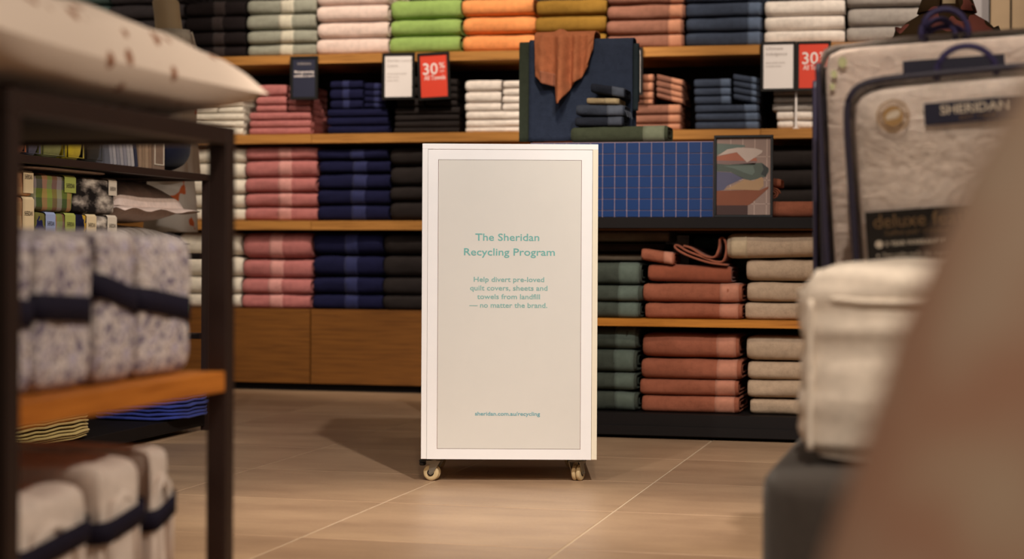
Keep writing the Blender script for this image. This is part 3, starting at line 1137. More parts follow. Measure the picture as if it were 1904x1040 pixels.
# ---- towel rail standing on the riser with three hung towels
HV = 6.56
bar_z = onv(1075, 80, HV)[1]
ua, ub = onv(968, 80, HV)[0], onv(1180, 80, HV)[0]
rl = thing('towel_rail', 'dark metal towel rail hidden under the hung towels on the riser', 'towel rail', ((ua + ub) / 2, HV, rt + .0008))
rb = MB()
rb.tube([(-(ub - ua) / 2, 0, bar_z - rt - .026), ((ub - ua) / 2, 0, bar_z - rt - .026)], .005, 12)
rb.build('bar', M_frame, rl, smooth=True)
for sx in (-1, 1):
    p = MB()
    p.tube([(sx * (ub - ua) / 2 * .8, 0, .006), (sx * (ub - ua) / 2 * .8, 0, bar_z - rt - .027)], .004, 12)
    p.build('leg', M_frame, rl, smooth=True)
boxpart('base_plate', -(ub - ua) / 2 * .9, (ub - ua) / 2 * .9, -.012, .05, 0, .0025, M_frame, rl, .0005)


def hung(name, x0, x1, ytop, bot, vf, mat, label, folds, back=.12, thick=.006, seed=1, nu=26, nd=20, over=.012, bandy=None, bandmat=None, fan=0.0):
    """towel over the bar; bot(t) gives the picture height of the lower hem at t in 0..1"""
    u0, u1 = onv(x0, ytop, vf)[0], onv(x1, ytop, vf)[0]
    uc = (u0 + u1) / 2
    zt = onv((x0 + x1) / 2, ytop, vf)[1]
    P = []
    for i in range(nu + 1):
        t = i / nu
        u = u0 + (u1 - u0) * t - uc
        zb = onv(x0 + (x1 - x0) * t, bot(t), vf)[1]
        lift = .012 * math.exp(-((t - .40) / .07) ** 2) if over > .04 else 0
        row = []
        # back part, over the bar, front part
        for k in range(4):
            row.append((u, 2 * over + .004, zt - back + back * k / 4 - .01))
        for k in range(7):
            a = math.pi * k / 6
            row.append((u, over + over * math.cos(a), zt - .012 + (.012 + lift) * math.sin(a)))
        for k in range(1, nd + 1):
            q = k / nd
            z = zt - .012 + (zb - zt + .012) * q
            row.append((u + fan * (t - .5) * q, folds(t, q) - .001, z))
        P.append([(x, y, z_ - 0) for x, y, z_ in row])
    zmin = min(p[2] for r in P for p in r)
    P = [[(x, y, z_ - zmin) for x, y, z_ in r] for r in P]
    m = MB()
    m.grid(P)
    o = m.build(name, mat, None, (uc, vf, zmin), smooth=True, fix=False)
    sm = o.modifiers.new('thick', 'SOLIDIFY'); sm.thickness = thick; sm.offset = 0
    tag(o, label, 'towel')
    if bandy:
        m2 = MB()
        t0, t1, q0, q1 = bandy
        ia, ib = int(t0 * nu), int(t1 * nu)
        ka, kb = 11 + int(q0 * nd) - 1, 11 + int(q1 * nd) - 1
        m2.grid([[(x, y - .001, z_) for x, y, z_ in P[i][ka:kb + 1]] for i in range(ia, ib + 1)])
        b = m2.build('border_band', bandmat, o, smooth=True)
        sb = b.modifiers.new('thick', 'SOLIDIFY'); sb.thickness = thick + .001; sb.offset = 0
    return o


def fold_slate(t, q):
    f = .005 * math.sin(t * 9) + .003 * math.sin(t * 21 + 1) - .009 / (1 + math.exp(-(t - .62) * 60))
    return f * (.4 + .6 * q)


hung('bath_towel', 966, 1012, 79, lambda t: 264, HV - .011, terry('3C4236'), 'olive green towel hanging at the left end of the rail', lambda t, q: .003 * math.sin(t * 8) * q, back=.3, over=.011)
hung('bath_towel', 1120, 1187, 82, lambda t: 206, HV - .011, terry('2A3338'), 'dark towel end hanging behind the slate towel at the right', lambda t, q: .003 * math.sin(t * 8) * q, back=.2, over=.011)
hung('bath_towel', 984, 1177, 72, lambda t: 263.5 - 3 * t, HV - .036, terry('323A4C'), 'large slate bath towel hanging over the rail on the riser', fold_slate, back=.35, over=.036)


def rust_bot(t):
    pts = [(0, 143), (.10, 152), (.11, 156), (.38, 163), (.40, 188), (.44, 197), (.52, 183), (.66, 158), (.80, 146), (.93, 124), (.96, 105), (1, 92)]
    for (a, ya), (b, yb) in zip(pts, pts[1:]):
        if t <= b:
            return ya + (yb - ya) * (t - a) / (b - a)
    return pts[-1][1]


def rust_fold(t, q):
    g = -.060 * math.exp(-((t - .47) / .085) ** 2) - .026 * math.exp(-((t - .71) / .055) ** 2) - .024 * math.exp(-((t - .14) / .10) ** 2) - .016 * math.exp(-((t - .93) / .05) ** 2)
    g += .006 * noise.noise(Vector((t * 7, q * 5, 3)))
    return g * (.5 + .6 * q) - .006


hung('hand_towel', 995, 1106, 58, rust_bot, HV - .054, terry('B8704C'), 'rust hand towel draped in soft folds over the slate towel', rust_fold, back=.08, thick=.007, nu=56, nd=28, over=.054,
     bandy=(.11, .39, .78, 1.0), bandmat=TB('A4664A'), fan=-.012)

# ------------------------------------------------------------------ soft shapes
def sbox_pts(hx, hy, hz, p=7.0, n=10, disp=None):
    """rounded box as six grids; returns MB with welded-looking smooth faces"""
    m = MB()
    key = {}
    def vid(q):
        k_ = tuple(round(a, 5) for a in q)
        if k_ in key:
            return key[k_]
        s = sum(abs(a) ** p for a in q) ** (1 / p)
        r = Vector((q[0] / s * hx, q[1] / s * hy, q[2] / s * hz))
        if disp:
            r = disp(r, Vector(q))
        key[k_] = len(m.v)
        m.v.append((r.x, r.y, r.z + hz))
        return key[k_]
    # denser near the edges
    ts = [math.copysign(abs(x) ** 0.72, x) for x in [-1 + 2 * i / n for i in range(n + 1)]]
    for ax in range(3):
        for sg in (-1, 1):
            def q_(a, b):
                q = [0, 0, 0]
                q[ax] = sg
                q[(ax + 1) % 3] = a
                q[(ax + 2) % 3] = b
                return tuple(q)
            for i in range(n):
                for j in range(n):
                    f = [vid(q_(ts[i], ts[j])), vid(q_(ts[i + 1], ts[j])), vid(q_(ts[i + 1], ts[j + 1])), vid(q_(ts[i], ts[j + 1]))]
                    if sg < 0:
                        f.reverse()
                    m.f.append(tuple(f))
                    m.mi.append(0)
    return m


def soft(name, hx, hy, hz, mat, parent, loc, rot=None, p=7, n=10, amp=0.0, fr=(6, 6, 6), seed=0.0):
    def disp(r, q):
        if amp:
            d = noise.noise(Vector((r.x * fr[0] + seed, r.y * fr[1], r.z * fr[2]))) + .4 * noise.noise(Vector((r.x * fr[0] * 2.3, r.y * fr[1] * 2.3 + seed, r.z * fr[2] * 2.3)))
            nrm = Vector((q.x / hx if abs(q.x) > .99 else 0, q.y / hy if abs(q.y) > .99 else 0, q.z / hz if q.z > .99 else 0))
            if nrm.length > 0:
                r = r + nrm.normalized() * amp * (d - .5)
        return r
    m = sbox_pts(hx, hy, hz, p, n, disp)
    return m.build(name, mat, parent, loc, smooth=True, rot=rot)


def ring_strip(name, hx, hy, z0, h, p, mat, parent, off=.002, slope=0.0, n=48):
    m = MB()
    P = []
    for i in range(n):
        a = 2 * math.pi * i / n
        q = (math.cos(a), math.sin(a))
        s = (abs(q[0]) ** p + abs(q[1]) ** p) ** (1 / p)
        x, y = q[0] / s * (hx + off), q[1] / s * (hy + off)
        zz = z0 + slope * x
        P.append([(x, y, zz), (x, y, zz + h)])
    m.grid(P, close_u=True)
    o = m.build(name, mat, parent, smooth=True)
    sm = o.modifiers.new('thick', 'SOLIDIFY'); sm.thickness = .0015; sm.offset = 1
    return o


def print_mat(name, cols, scale, detail=2.0, rough=.85, interp='CONSTANT', stretch=(1, 1, 1), dist=0.0):
    m, nt, b = nodes_of(name)
    v = coords(nt, stretch)
    n = noise_n(nt, v, scale, detail)
    n.inputs['Distortion'].default_value = dist
    stops = [(p_, lin(h)) for p_, h in cols]
    o = ramp(nt, n.outputs[0], stops, interp)
    nt.links.new(o, b.inputs['Base Color'])
    b.inputs['Roughness'].default_value = rough
    b.inputs['Specular IOR Level'].default_value = .15
    return m


def sprig_mat(name, ground, dot, scale=11.0, size=.13):
    m, nt, b = nodes_of(name)
    v = coords(nt)
    vo = N(nt, 'ShaderNodeTexVoronoi')
    vo.inputs['Scale'].default_value = scale
    vo.inputs['Randomness'].default_value = .45
    nt.links.new(v, vo.inputs['Vector'])
    o = ramp(nt, vo.outputs['Distance'], [(0, lin(dot)), (size, lin(dot)), (size + .06, lin(ground))])
    nt.links.new(o, b.inputs['Base Color'])
    b.inputs['Roughness'].default_value = .8
    b.inputs['Specular IOR Level'].default_value = .2
    return m


def plaid_mat(name, ca, cb, sx, sz):
    m, nt, b = nodes_of(name)
    tc = N(nt, 'ShaderNodeTexCoord')
    sp = N(nt, 'ShaderNodeSeparateXYZ')
    nt.links.new(tc.outputs['Object'], sp.inputs[0])
    def axis(sock, s, cols):
        a = N(nt, 'ShaderNodeMath', operation='MULTIPLY_ADD')
        a.inputs[1].default_value = s
        a.inputs[2].default_value = 10.13
        nt.links.new(sock, a.inputs[0])
        f = N(nt, 'ShaderNodeMath', operation='FRACT')
        nt.links.new(a.outputs[0], f.inputs[0])
        return ramp(nt, f.outputs[0], [(i / len(cols), lin(h)) for i, h in enumerate(cols)], 'CONSTANT')
    A = axis(sp.outputs['X'], sx, ca)
    B = axis(sp.outputs['Z'], sz, cb)
    mx = N(nt, 'ShaderNodeMix', data_type='RGBA')
    mx.inputs[0].default_value = .5
    nt.links.new(A, mx.inputs[6])
    nt.links.new(B, mx.inputs[7])
    nt.links.new(mx.outputs[2], b.inputs['Base Color'])
    b.inputs['Roughness'].default_value = .85
    b.inputs['Specular IOR Level'].default_value = .15
    return m


def pillow(name, lx, ly, H, mat, parent, loc, rot=None, flat=.25, n=26, seed=0.0, wr=.006, flange=0.0, flmat=None, ex=.5):
    """pillow lying flat: origin at its base centre"""
    m = MB()
    def surf(sg):
        P = []
        for i in range(n + 1):
            row = []
            for j in range(n + 1):
                s, t = -1 + 2 * i / n, -1 + 2 * j / n
                f = ((1 - abs(s) ** 2.6) * (1 - abs(t) ** 2.6))
                f = max(f, 0) ** ex
                pin = 1 - .10 * (1 - abs(t) ** 2) * abs(s) ** 3
                pin2 = 1 - .10 * (1 - abs(s) ** 2) * abs(t) ** 3
                x, y = s * lx / 2 * pin, t * ly / 2 * pin2
                h = H * f * (1 - flat if sg > 0 else flat)
                w = wr * noise.noise(Vector((x * 9 + seed, y * 9, sg * 3))) + wr * .8 * noise.noise(Vector((x * 22 + seed, y * 8, sg * 5)))
                z = H * flat + sg * h + w * f * (1 if sg > 0 else .3)
                row.append((x, y, max(z, 0.0)))
            P.append(row)
        return P
    m.grid(surf(1))
    m.grid([list(reversed(r)) for r in surf(-1)])
    o = m.build(name, mat, parent, loc, smooth=True, rot=rot)
    if flange:
        f = MB()
        P = []
        K = 60
        for i in range(K):
            a = 4.0 * i / K
            sd, t = int(a), (a % 1) * 2 - 1
            q = [(t, -1), (1, t), (-t, 1), (-1, -t)][sd]
            row = []
            for e in (-.012, flange):
                s2, t2 = q
                pin = 1 - .10 * (1 - abs(t2) ** 2) * abs(s2) ** 3
                pin2 = 1 - .10 * (1 - abs(s2) ** 2) * abs(t2) ** 3
                row.append((s2 * (lx / 2 * pin + e), t2 * (ly / 2 * pin2 + e), H * flat + .006 * math.sin(i * 1.1 + seed) * (1 if e > 0 else 0) - (.012 if e > 0 else 0)))
            P.append(row)
        f.grid(P, close_u=True)
        fo = f.build('flange', flmat or mat, o, smooth=True)
        sm = fo.modifiers.new('thick', 'SOLIDIFY'); sm.thickness = .003; sm.offset = 0
    return o


# ------------------------------------------------------------------ near left rack with bedding bundles
RU, RV1, RV2 = -1.068, 1.885, 2.517
RW = .95
ZT = .826
r1 = thing('display_rack', 'near dark metal rack at left carrying the printed pillow and banded bundles', 'rack', (RU, RV2, 0))
hp = .0155
def rp(name, u0, u1, v0, v1, z0, z1, mat=M_frame, bev=.0015):
    return boxpart(name, u0 - RU, u1 - RU, v0 - RV2, v1 - RV2, z0, z1, mat, r1, bev)


for u in (RU, RU - RW):
    for v in (RV1, RV2):
        rp('post', u - hp, u + hp, v - hp, v + hp, 0, ZT - .027)
for v in (RV1, RV2):
    rp('rail', RU - RW - hp, RU + hp, v - hp, v + hp, ZT - .0268, ZT)
for u in (RU, RU - RW):
    rp('rail', u - hp, u + hp, RV1 + hp + .0002, RV2 - hp - .0002, ZT - .0268, ZT)
rp('table_top', RU - RW + hp + .0003, RU - hp - .0003, RV1 + hp + .0003, RV2 - hp - .0003, ZT - .020, ZT - .001, M_dark)
zs1 = .466
rp('oak_shelf', RU - RW - .01, RU + .014, RV1 + hp + .0003, RV2 - hp - .0003, zs1 - .030, zs1, M_oak_y)
rp('oak_shelf', RU - RW - .01, RU + .014, RV1 + hp + .0003, RV2 - hp - .0003, .10, .13, M_oak_y)

M_leaf = print_mat('lilac_leaf_print', [(0, '4F4A66'), (.40, '7E7484'), (.46, 'D2C8C8'), (.53, 'D8CECA'), (.57, '8A766E'), (.64, 'BCB4C4')], 58, 1.5, interp='LINEAR', dist=.6)
M_white_cot = weave('E2D3C8', .85)
leaf_specs = [(20, 66, 583, -.10, .196, 'nearest the front post'), (69, 181, 574, -.05, .200, 'second from the front post'),
              (184, 263, 548, -.22, .205, 'third from the front post'), (265, 364, 567, -.12, .200, 'nearest the rear post')]
FU = -1.085
for i, (x0, x1, yb, sl, h, wh) in enumerate(leaf_specs):
    v0, v1 = onu(x0, 560, FU)[0], onu(x1, 560, FU)[0]
    w = v1 - v0 - .004
    t = thing('bedding_bundle', 'grey lilac leaf print bedding bundle with navy ribbon, ' + wh, 'bedding',
              (FU - .13, (v0 + v1) / 2, zs1 + .0006), math.pi / 2, 'leaf print bundles on the near rack')
    soft('folded_fabric', w / 2, .13, h / 2, M_leaf, t, (0, 0, 0), p=11, n=14, amp=.005, fr=(30, 30, 14), seed=i * 7.0)
    zb_ = onu((x0 + x1) / 2, yb, FU)[1] - zs1
    ring_strip('ribbon', w / 2, .13, zb_ - .017, .033, 11, M_navy_band, t, .0006, sl)
white_specs = [(22, 186, 1015, .10, .212, 'nearest the front post'), (188, 281, 968, .14, .232, 'middle one'), (283, 334, 948, .30, .240, 'nearest the rear post')]
for i, (x0, x1, yb, sl, h, wh) in enumerate(white_specs):
    FU2 = -1.10 + (.006 if i == 1 else 0)
    v0, v1 = onu(x0, 900, FU2)[0], onu(x1, 900, FU2)[0]
    w = v1 - v0 - .014
    t = thing('bedding_bundle', 'white bedding bundle with navy ribbon on the bottom shelf, ' + wh, 'bedding',
              (FU2 - .13, (v0 + v1) / 2, .1308), math.pi / 2, 'white bundles on the near rack')
    soft('folded_fabric', w / 2, .13, h / 2, M_white_cot, t, (0, 0, 0), p=9, n=14, amp=.010, fr=(22, 10, 7), seed=3 + i * 5.0)
    # inner folded roll showing on the front face
    fm = MB()
    ww = w * .27
    fm.tube([(-ww, -.124, .02), (-ww, -.124, h * .62), (-ww * .8, -.123, h * .74), (0, -.122, h * .79), (ww * .8, -.123, h * .74), (ww, -.124, h * .62), (ww, -.124, .02)], .008, 8)
    fm.build('fold_edge', M_white_cot, t, smooth=True)
    zb_ = onu((x0 + x1) / 2, yb, FU2)[1] - .1308
    ring_strip('ribbon', w / 2, .13, zb_ - .016, .030, 9, M_navy_band, t, .0015, sl)

M_sprig = sprig_mat('sprig_cotton', 'DCCABB', '8C5B40', 20, .20)
p1 = pillow('pillow', .60, .92, .150, M_sprig, None, (-1.325, 2.165, ZT + .0006), (0, 0, math.radians(2)), flat=.38, seed=2.0, wr=.012, n=40, ex=.36)
tag(p1, 'plump white pillow with tiny brown sprigs on the near rack', 'pillow')

# ------------------------------------------------------------------ far left rack with bedding
QU, QV2, QV1, QZ = -2.66, 6.14, 4.55, .921
r2 = thing('display_rack', 'far dark metal rack at left stacked with quilt covers and pillows', 'rack', (QU, QV2, 0))
def qp(name, u0, u1, v0, v1, z0, z1, mat=M_frame, bev=.0015):
    return boxpart(name, u0 - QU, u1 - QU, v0 - QV2, v1 - QV2, z0, z1, mat, r2, bev)


QW = .95
for u in (QU, QU - QW):
    for v in (QV1, QV2):
        qp('post', u - hp, u + hp, v - hp, v + hp, 0, QZ - .023)
for v in (QV1, QV2):
    qp('rail', QU - QW - hp, QU + hp, v - hp, v + hp, QZ - .0228, QZ)
    for zz in (.64, .352):
        qp('rail', QU - QW + hp + .001, QU - hp - .001, v - .011, v + .011, zz - .024, zz - .002)
for u in (QU, QU - QW):
    qp('rail', u - hp, u + hp, QV1 + hp + .0002, QV2 - hp - .0002, QZ - .0228, QZ)
qp('table_top', QU - QW + hp + .0003, QU - hp - .0003, QV1 + hp + .0003, QV2 - hp - .0003, QZ - .018, QZ - .001, M_dark)
qp('shelf', QU - QW, QU - .02, QV1 + .02, QV2 - .02, .62, .636, M_dark)
qp('shelf', QU - QW, QU - .02, QV1 + .02, QV2 - .02, .332, .348, M_dark)
qp('bottom_deck', QU - QW, QU + .004, QV1 + .02, QV2 - .02, .018, .060, M_dark)

SU = QU - .03
M_tag_cream = plain('cream_paper_tag', 'E0CBA4', .6, var=.02)
M_tag_green = plain('lime_paper_tag', 'A5AE57', .6, var=.02)
M_tag_blue = plain('blue_paper_tag', '97A6CE', .6, var=.02)
M_tag_white = plain('white_paper_tag', 'D8CBB8', .6, var=.02)
M_ink_dk = plain('dark_ink', '3A302A', .6)
M_chk = plaid_mat('check_print', ['8A6048', 'A59A96', '3A4A22', 'C08A60', '8FA04C'], ['5A4A3A', '53633F', '7B8A3E', '6A6068'], 6.5, 9)
M_bw = print_mat('black_white_brush_print', [(0, '100C0C'), (.46, '1A1615'), (.56, '7A7068'), (.68, 'CFC3B4')], 9, 8, interp='LINEAR', stretch=(1, 1, 2.2))
M_flor = print_mat('navy_yellow_floral', [(0, '15162E'), (.50, '1B1C3A'), (.56, 'B8922E'), (.62, '23244A')], 16, 2)
M_flor2 = print_mat('olive_navy_floral', [(0, '20204A'), (.48, '20204A'), (.50, '6E6A38'), (.64, 'C8B48A')], 14, 2)
M_tan = plaid_mat('tan_block_print', ['C9A075', 'B77F5A', 'DCC09A'], ['C29468', 'A86848', 'D8BC94'], 5, 8)
pk = [  # x0, x1, ytop, ybottom, material, tag material, tag x0, x1, tag fraction height, label
    (10, 64, 316, 366, M_tan, M_tag_cream, 42, 61, .96, 'tan block print quilt cover pack at the left of the upper row'),
    (66, 140, 324, 396, M_chk, M_tag_green, 119, 140, .52, 'green and brown checked quilt cover pack with lime tag, upper row'),
    (142, 218, 330, 400, M_bw, M_tag_white, 201, 216, .52, 'black and white brush print quilt cover pack, upper row'),
    (10, 66, 372, 473, M_tan, M_tag_cream, 41, 62, .9, 'tan block print pack at the left of the lower row'),
    (68, 103, 397, 473, M_flor2, M_tag_blue, 84, 102, .97, 'navy olive floral pack with pale blue tag, lower row'),
    (105, 140, 399, 473, M_chk, M_tag_green, 120, 139, .97, 'checked pack with lime tag in the lower row'),
    (142, 179, 402, 473, M_flor, M_tag_cream, 160, 178, .97, 'navy yellow floral pack with cream tag, lower row'),
    (181, 218, 404, 473, M_bw, M_tag_white, 199, 216, .97, 'black and white brush print pack in the lower row')]
zrow = {}
for i, (x0, x1, ya, yb, mat, tmat, tx0, tx1, tf, lab) in enumerate(pk):
    v0, v1 = onu(x0, ya, SU)[0], onu(x1, ya, SU)[0]
    za = onu((x0 + x1) / 2, ya, SU)[1]
    zbb = .6366 if i >= 3 else onu((x0 + x1) / 2, yb, SU)[1] + .003
    w, h = v1 - v0 - .006, za - zbb
    if i >= 3:
        lim = [onu((q[0] + q[1]) / 2, q[3], SU)[1] for q in pk[:3] if q[0] < (x0 + x1) / 2 < q[1] + 2]
        h = lim[0] + .002 - zbb
    t = thing('quilt_cover_pack', lab, 'bedding', (SU, (v0 + v1) / 2, zbb), math.pi / 2, 'packed quilt covers on the far rack')
    soft('folded_fabric', w / 2, .13, h / 2, mat, t, (0, .13, 0), p=14, n=12, amp=.003, fr=(20, 6, 30), seed=i)
    a, b = onu(tx0, ya, SU)[0] - (v0 + v1) / 2, onu(tx1, ya, SU)[0] - (v0 + v1) / 2
    tt = MB()
    hh_ = h * tf
    sec = [(.0, h - hh_ + .006), (0, h * .97 - .004), (.006, h - .001), (.07, h + .0008)]
    tt.grid([[(x, y - .002, z_) for y, z_ in sec] for x in (a, b)])
    to = tt.build('paper_tag', tmat, t, fix=True)
    sm = to.modifiers.new('thick', 'SOLIDIFY'); sm.thickness = .001; sm.offset = 0
    text('lettering', 'SHERIDAN', .02, M_ink_dk, t, ((a + b) / 2, -.0034, h * .66), UPR, 'CENTER', 0, (b - a) * .72)

M_pil = weave('D8C2B4', .85)
M_pil2 = weave('E6CEC2', .85)
M_stripe = print_mat('grey_stripe', [(0, '6B6058'), (.45, '8A8078'), (.55, 'A39A92')], 1.0, 1, stretch=(60, 1, 1), interp='LINEAR')
vA = onu(300, 400, SU)[0]
p = pillow('pillow', .56, .44, .10, M_stripe, None, (SU - .25, 5.85, .6366), (0, 0, math.pi / 2), flat=.35, seed=4, n=20)
tag(p, 'grey striped pillow at the bottom of the far rack pillows', 'pillow')
p = pillow('pillow', .54, .42, .152, M_pil2, None, (SU - .25, 5.85, .742), (0, 0, math.pi / 2), flat=.36, seed=5, n=24, flange=.035, wr=.012, ex=.42)
tag(p, 'pale pink flanged pillow lying on the grey striped pillow', 'pillow')
vw0, vw1 = onu(52, 318, SU)[0], onu(216, 318, SU)[0]
p = soft('pillowcase', (vw1 - vw0) / 2, .14, .0055, M_pil, None, (SU - .135, (vw0 + vw1) / 2, .8875), (0, 0, math.pi / 2), p=4, n=12)
tag(p, 'folded white pillowcase lying on the quilt cover packs under the rail', 'pillowcase')

# things on the top board of the far rack
tops = [(30, 51, '8A4A2A', .20, 'rust cushion at the left end of the far rack top'), (53, 78, '5A5668', .20, 'grey mauve cushion beside the rust one on the far rack'),
        (80, 123, '8B8A52', .22, 'olive quilted cushion on the far rack top'), (126, 159, 'C8B02A', .22, 'yellow quilted cushion on the far rack top'),
        (161, 193, '2A2012', .20, 'dark brown cushion between yellow cushion and grey swatch books')]
for i, (x0, x1, hx_, h, lab) in enumerate(tops):
    v0, v1 = onu(x0, 300, SU)[0], onu(x1, 300, SU)[0]
    t = thing('cushion', lab, 'cushion', (SU - .10, (v0 + v1) / 2, QZ + .0006), math.pi / 2, 'cushions on the far rack')
    soft('cushion_cover', (v1 - v0) / 2 - .002, .10, h / 2, weave(hx_, .85), t, (0, 0, 0), p=6, n=9, amp=.004, fr=(20, 10, 20), seed=i)
    pm = MB()
    w2 = (v1 - v0) / 2 - .006
    pm.tube([(-w2, -.096, .012), (-w2, -.096, h - .02), (w2, -.096, h - .02), (w2, -.096, .012)], .003, 6, closed=True)
    pm.build('piping', weave(hx_, .85), t, smooth=True)
n_sw = 8
for i in range(n_sw + 4):
    grey = i < n_sw
    xa = 206 + i * 6.6 if grey else 259 + (i - n_sw) * 6.2
    xb = xa + (5.0 if grey else 5.0)
    v0, v1 = onu(xa, 310, SU)[0], onu(xb, 310, SU)[0]
    col = ['8F8C92', 'A09CA0', '85828A', '9C979A', '8A8790', 'A5A0A2', 'B0AAAA', '23263C', '9A7F66', '8E745C', 'A1866C', '8C7059'][i]
    nm = ORD[i + 1] if grey else ORD[i - n_sw + 1]
    t = thing('swatch_book', ('grey' if i < 7 else 'navy' if i == 7 else 'brown') + ' swatch book leaning, ' + (nm + ' from the dark brown cushion' if i < 7 else 'between grey and brown ones' if i == 7 else nm + ' after the navy one'),
              'book', (SU - .09, (v0 + v1) / 2, QZ + .004), rot=(0, -.22 if grey else -.05, math.pi / 2), group='swatch books on the far rack')
    boxpart('cover_board', -(v1 - v0) / 2, (v1 - v0) / 2, -.09, .09, 0, .20, weave(col, .8), t, .001)
    boxpart('page_block', -(v1 - v0) / 2 * .55, (v1 - v0) / 2 * .55, -.086, .088, .196, .203, M_paper_w, t)
v0, v1 = onu(284, 310, SU)[0], onu(307, 310, SU)[0]
t = thing('swatch_box', 'brown swatch box with a pale framed label on the far rack', 'box', (SU - .08, (v0 + v1) / 2, QZ + .0006), math.pi / 2)
hw_ = (v1 - v0) / 2 - .003
boxpart('box_body', -hw_, hw_, -.08, .08, 0, .16, weave('7E6655', .8), t, .002)
for a, b, z0, z1 in ((-hw_ * .8, hw_ * .8, .118, .121), (-hw_ * .8, hw_ * .8, .018, .021), (-hw_ * .8, -hw_ * .8 + .004, .021, .118), (hw_ * .8 - .004, hw_ * .8, .021, .118)):
    boxpart('label_frame', a, b, -.0825, -.0802, z0, z1, M_tag_white, t)
v0, v1 = onu(316, 300, SU + .02)[0], onu(374, 300, SU + .02)[0]
t = soft('bolster_cushion', (v1 - v0) / 2, .15, .10, weave('14172C', .9), None, (SU - .13, (v0 + v1) / 2, QZ + .001), (0, 0, math.pi / 2), p=2.6, n=14, amp=.004, fr=(60, 6, 6))
tag(t, 'dark navy ribbed round cushion at the right end of the far rack', 'cushion')

# small rolls on the lower shelf of the far rack and folded coverlets on its deck
for i, (ya, yb, col, lab) in enumerate(((541, 574, '7C8350', 'olive green folded throw at the end of the far rack, upper of two'), (575, 606, '1C1C2E', 'dark navy folded throw under the olive one on the far rack'))):
    v0, v1 = 5.70, 6.12
    hh_ = .058
    o = make_towel('folded_throw', v1 - v0, .24, hh_, terry(col), 950 + i, None, (SU - .02, (v0 + v1) / 2, .3486 + (1 - i) * .060), rz=math.pi / 2)
    tag(o, lab, 'throw')


def layered(name, label, u0, u1, v0, v1, z0, h, nl, mat, seed, cat='coverlet'):
    """flat folded coverlet: thin wavy folds stacked"""
    t = thing(name, label, cat, ((u0 + u1) / 2, (v0 + v1) / 2, z0))
    rnd = random.Random(seed)
    th = h / nl
    for i in range(nl):
        ins = rnd.uniform(0, .012)
        m = sbox_pts((u1 - u0) / 2 - ins, (v1 - v0) / 2 - rnd.uniform(0, .008), th * .5, 5, 8,
                     lambda r, q: Vector((r.x, r.y, r.z + .0022 * math.sin(r.x * 60 + i) + .0022 * math.sin(r.y * 45 + i * .4))))
        m.build('fold_layer', mat, t, (0, 0, th * i + .003), smooth=True)
    return t


M_blue = weave('2E3A86', .9)
M_yel = weave('B09A5E', .9)
layered('coverlet', 'royal blue folded coverlet on the bottom deck of the far rack', -2.95, QU + .055, 5.77, 6.115, .0612, .105, 8, M_blue, 5)
layered('coverlet', 'mustard beige folded coverlet on the bottom deck of the far rack', -2.92, QU + .03, 4.75, 5.25, .0612, .100, 10, M_yel, 6)


# ------------------------------------------------------------------ mannequins
def mannequin(label, X, Y, rz, skin_mat, robe_mat, wx, wy, zneck, trim_mat, tilt=0.0, zs=1.40):
    u, v = WP(X, Y)
    t = thing('mannequin', label, 'mannequin', (u, v, 0), rz)
    nk = MB()
    nk.lathe([(.058, zs - .02), (.054, zs + .05), (.051, zneck - .06), (.052, zneck - .01), (.046, zneck), (.02, zneck + .004)], (0, 0, 0), n=28)
    no = nk.build('neck', skin_mat, t, smooth=True, fix=True)
    for v_ in no.data.vertices:
        v_.co.y += tilt * (v_.co.z - zs)
    prof = [(zs + .055, .062, .062), (zs + .04, .072, .072), (zs + .02, .10, .080), (zs, wx * .78, wy * .62), (zs - .03, wx * .96, wy * .80), (zs - .09, wx, wy), (zs - .25, wx * .92, wy * 1.0),
            (zs - .42, wx * .78, wy * .84), (zs - .58, wx * .95, wy * 1.0), (zs - .70, wx * 1.03, wy * 1.06)]
    m = MB()
    rows = []
    n = 40
    for z_, a_, b_ in prof:
        row = []
        for j in range(n):
            an = 2 * math.pi * j / n
            f = 1 + (.03 * math.sin(an * 7) * max(0, (zs - .1 - z_)) / .8)
            row.append((a_ * math.cos(an) * f, b_ * math.sin(an) * f, z_))
        rows.append(row)
    m.grid(rows, close_v=True)
    ro = m.build('robe', robe_mat, t, smooth=True, fix=True)
    sm = ro.modifiers.new('thick', 'SOLIDIFY'); sm.thickness = .006; sm.offset = -1
    for sx in (-1, 1):
        a = MB()
        a.tube([(sx * wx * .80, 0, zs - .035), (sx * wx * 1.02, -.005, zs - .10), (sx * wx * 1.12, -.02, zs - .30), (sx * wx * 1.12, -.03, zs - .48)], [.04, .052, .055, .062], 14)
        a.build('sleeve', robe_mat, t, smooth=True, fix=True)
    c1 = MB()
    K = 20
    P = []
    for i in range(K + 1):
        an = -math.pi / 2 + .35 + (2 * math.pi - .7) * i / K
        P.append([(.066 * math.cos(an), .066 * math.sin(an), zs + .03), (.070 * math.cos(an), .070 * math.sin(an), zs + .075), (.080 * math.cos(an), .080 * math.sin(an), zs + .085), (.098 * math.cos(an), .095 * math.sin(an), zs + .03)])
    c1.grid(P)
    co = c1.build('collar', trim_mat, t, smooth=True)
    sm = co.modifiers.new('thick', 'SOLIDIFY'); sm.thickness = .005; sm.offset = 0
    st = MB()
    st.lathe([(.16, 0), (.16, .010), (.03, .016), (.014, .03), (.014, zs - .55)], (0, 0, 0), n=28)
    st.build('stand', M_frame, t, smooth=False, fix=True)
    return t


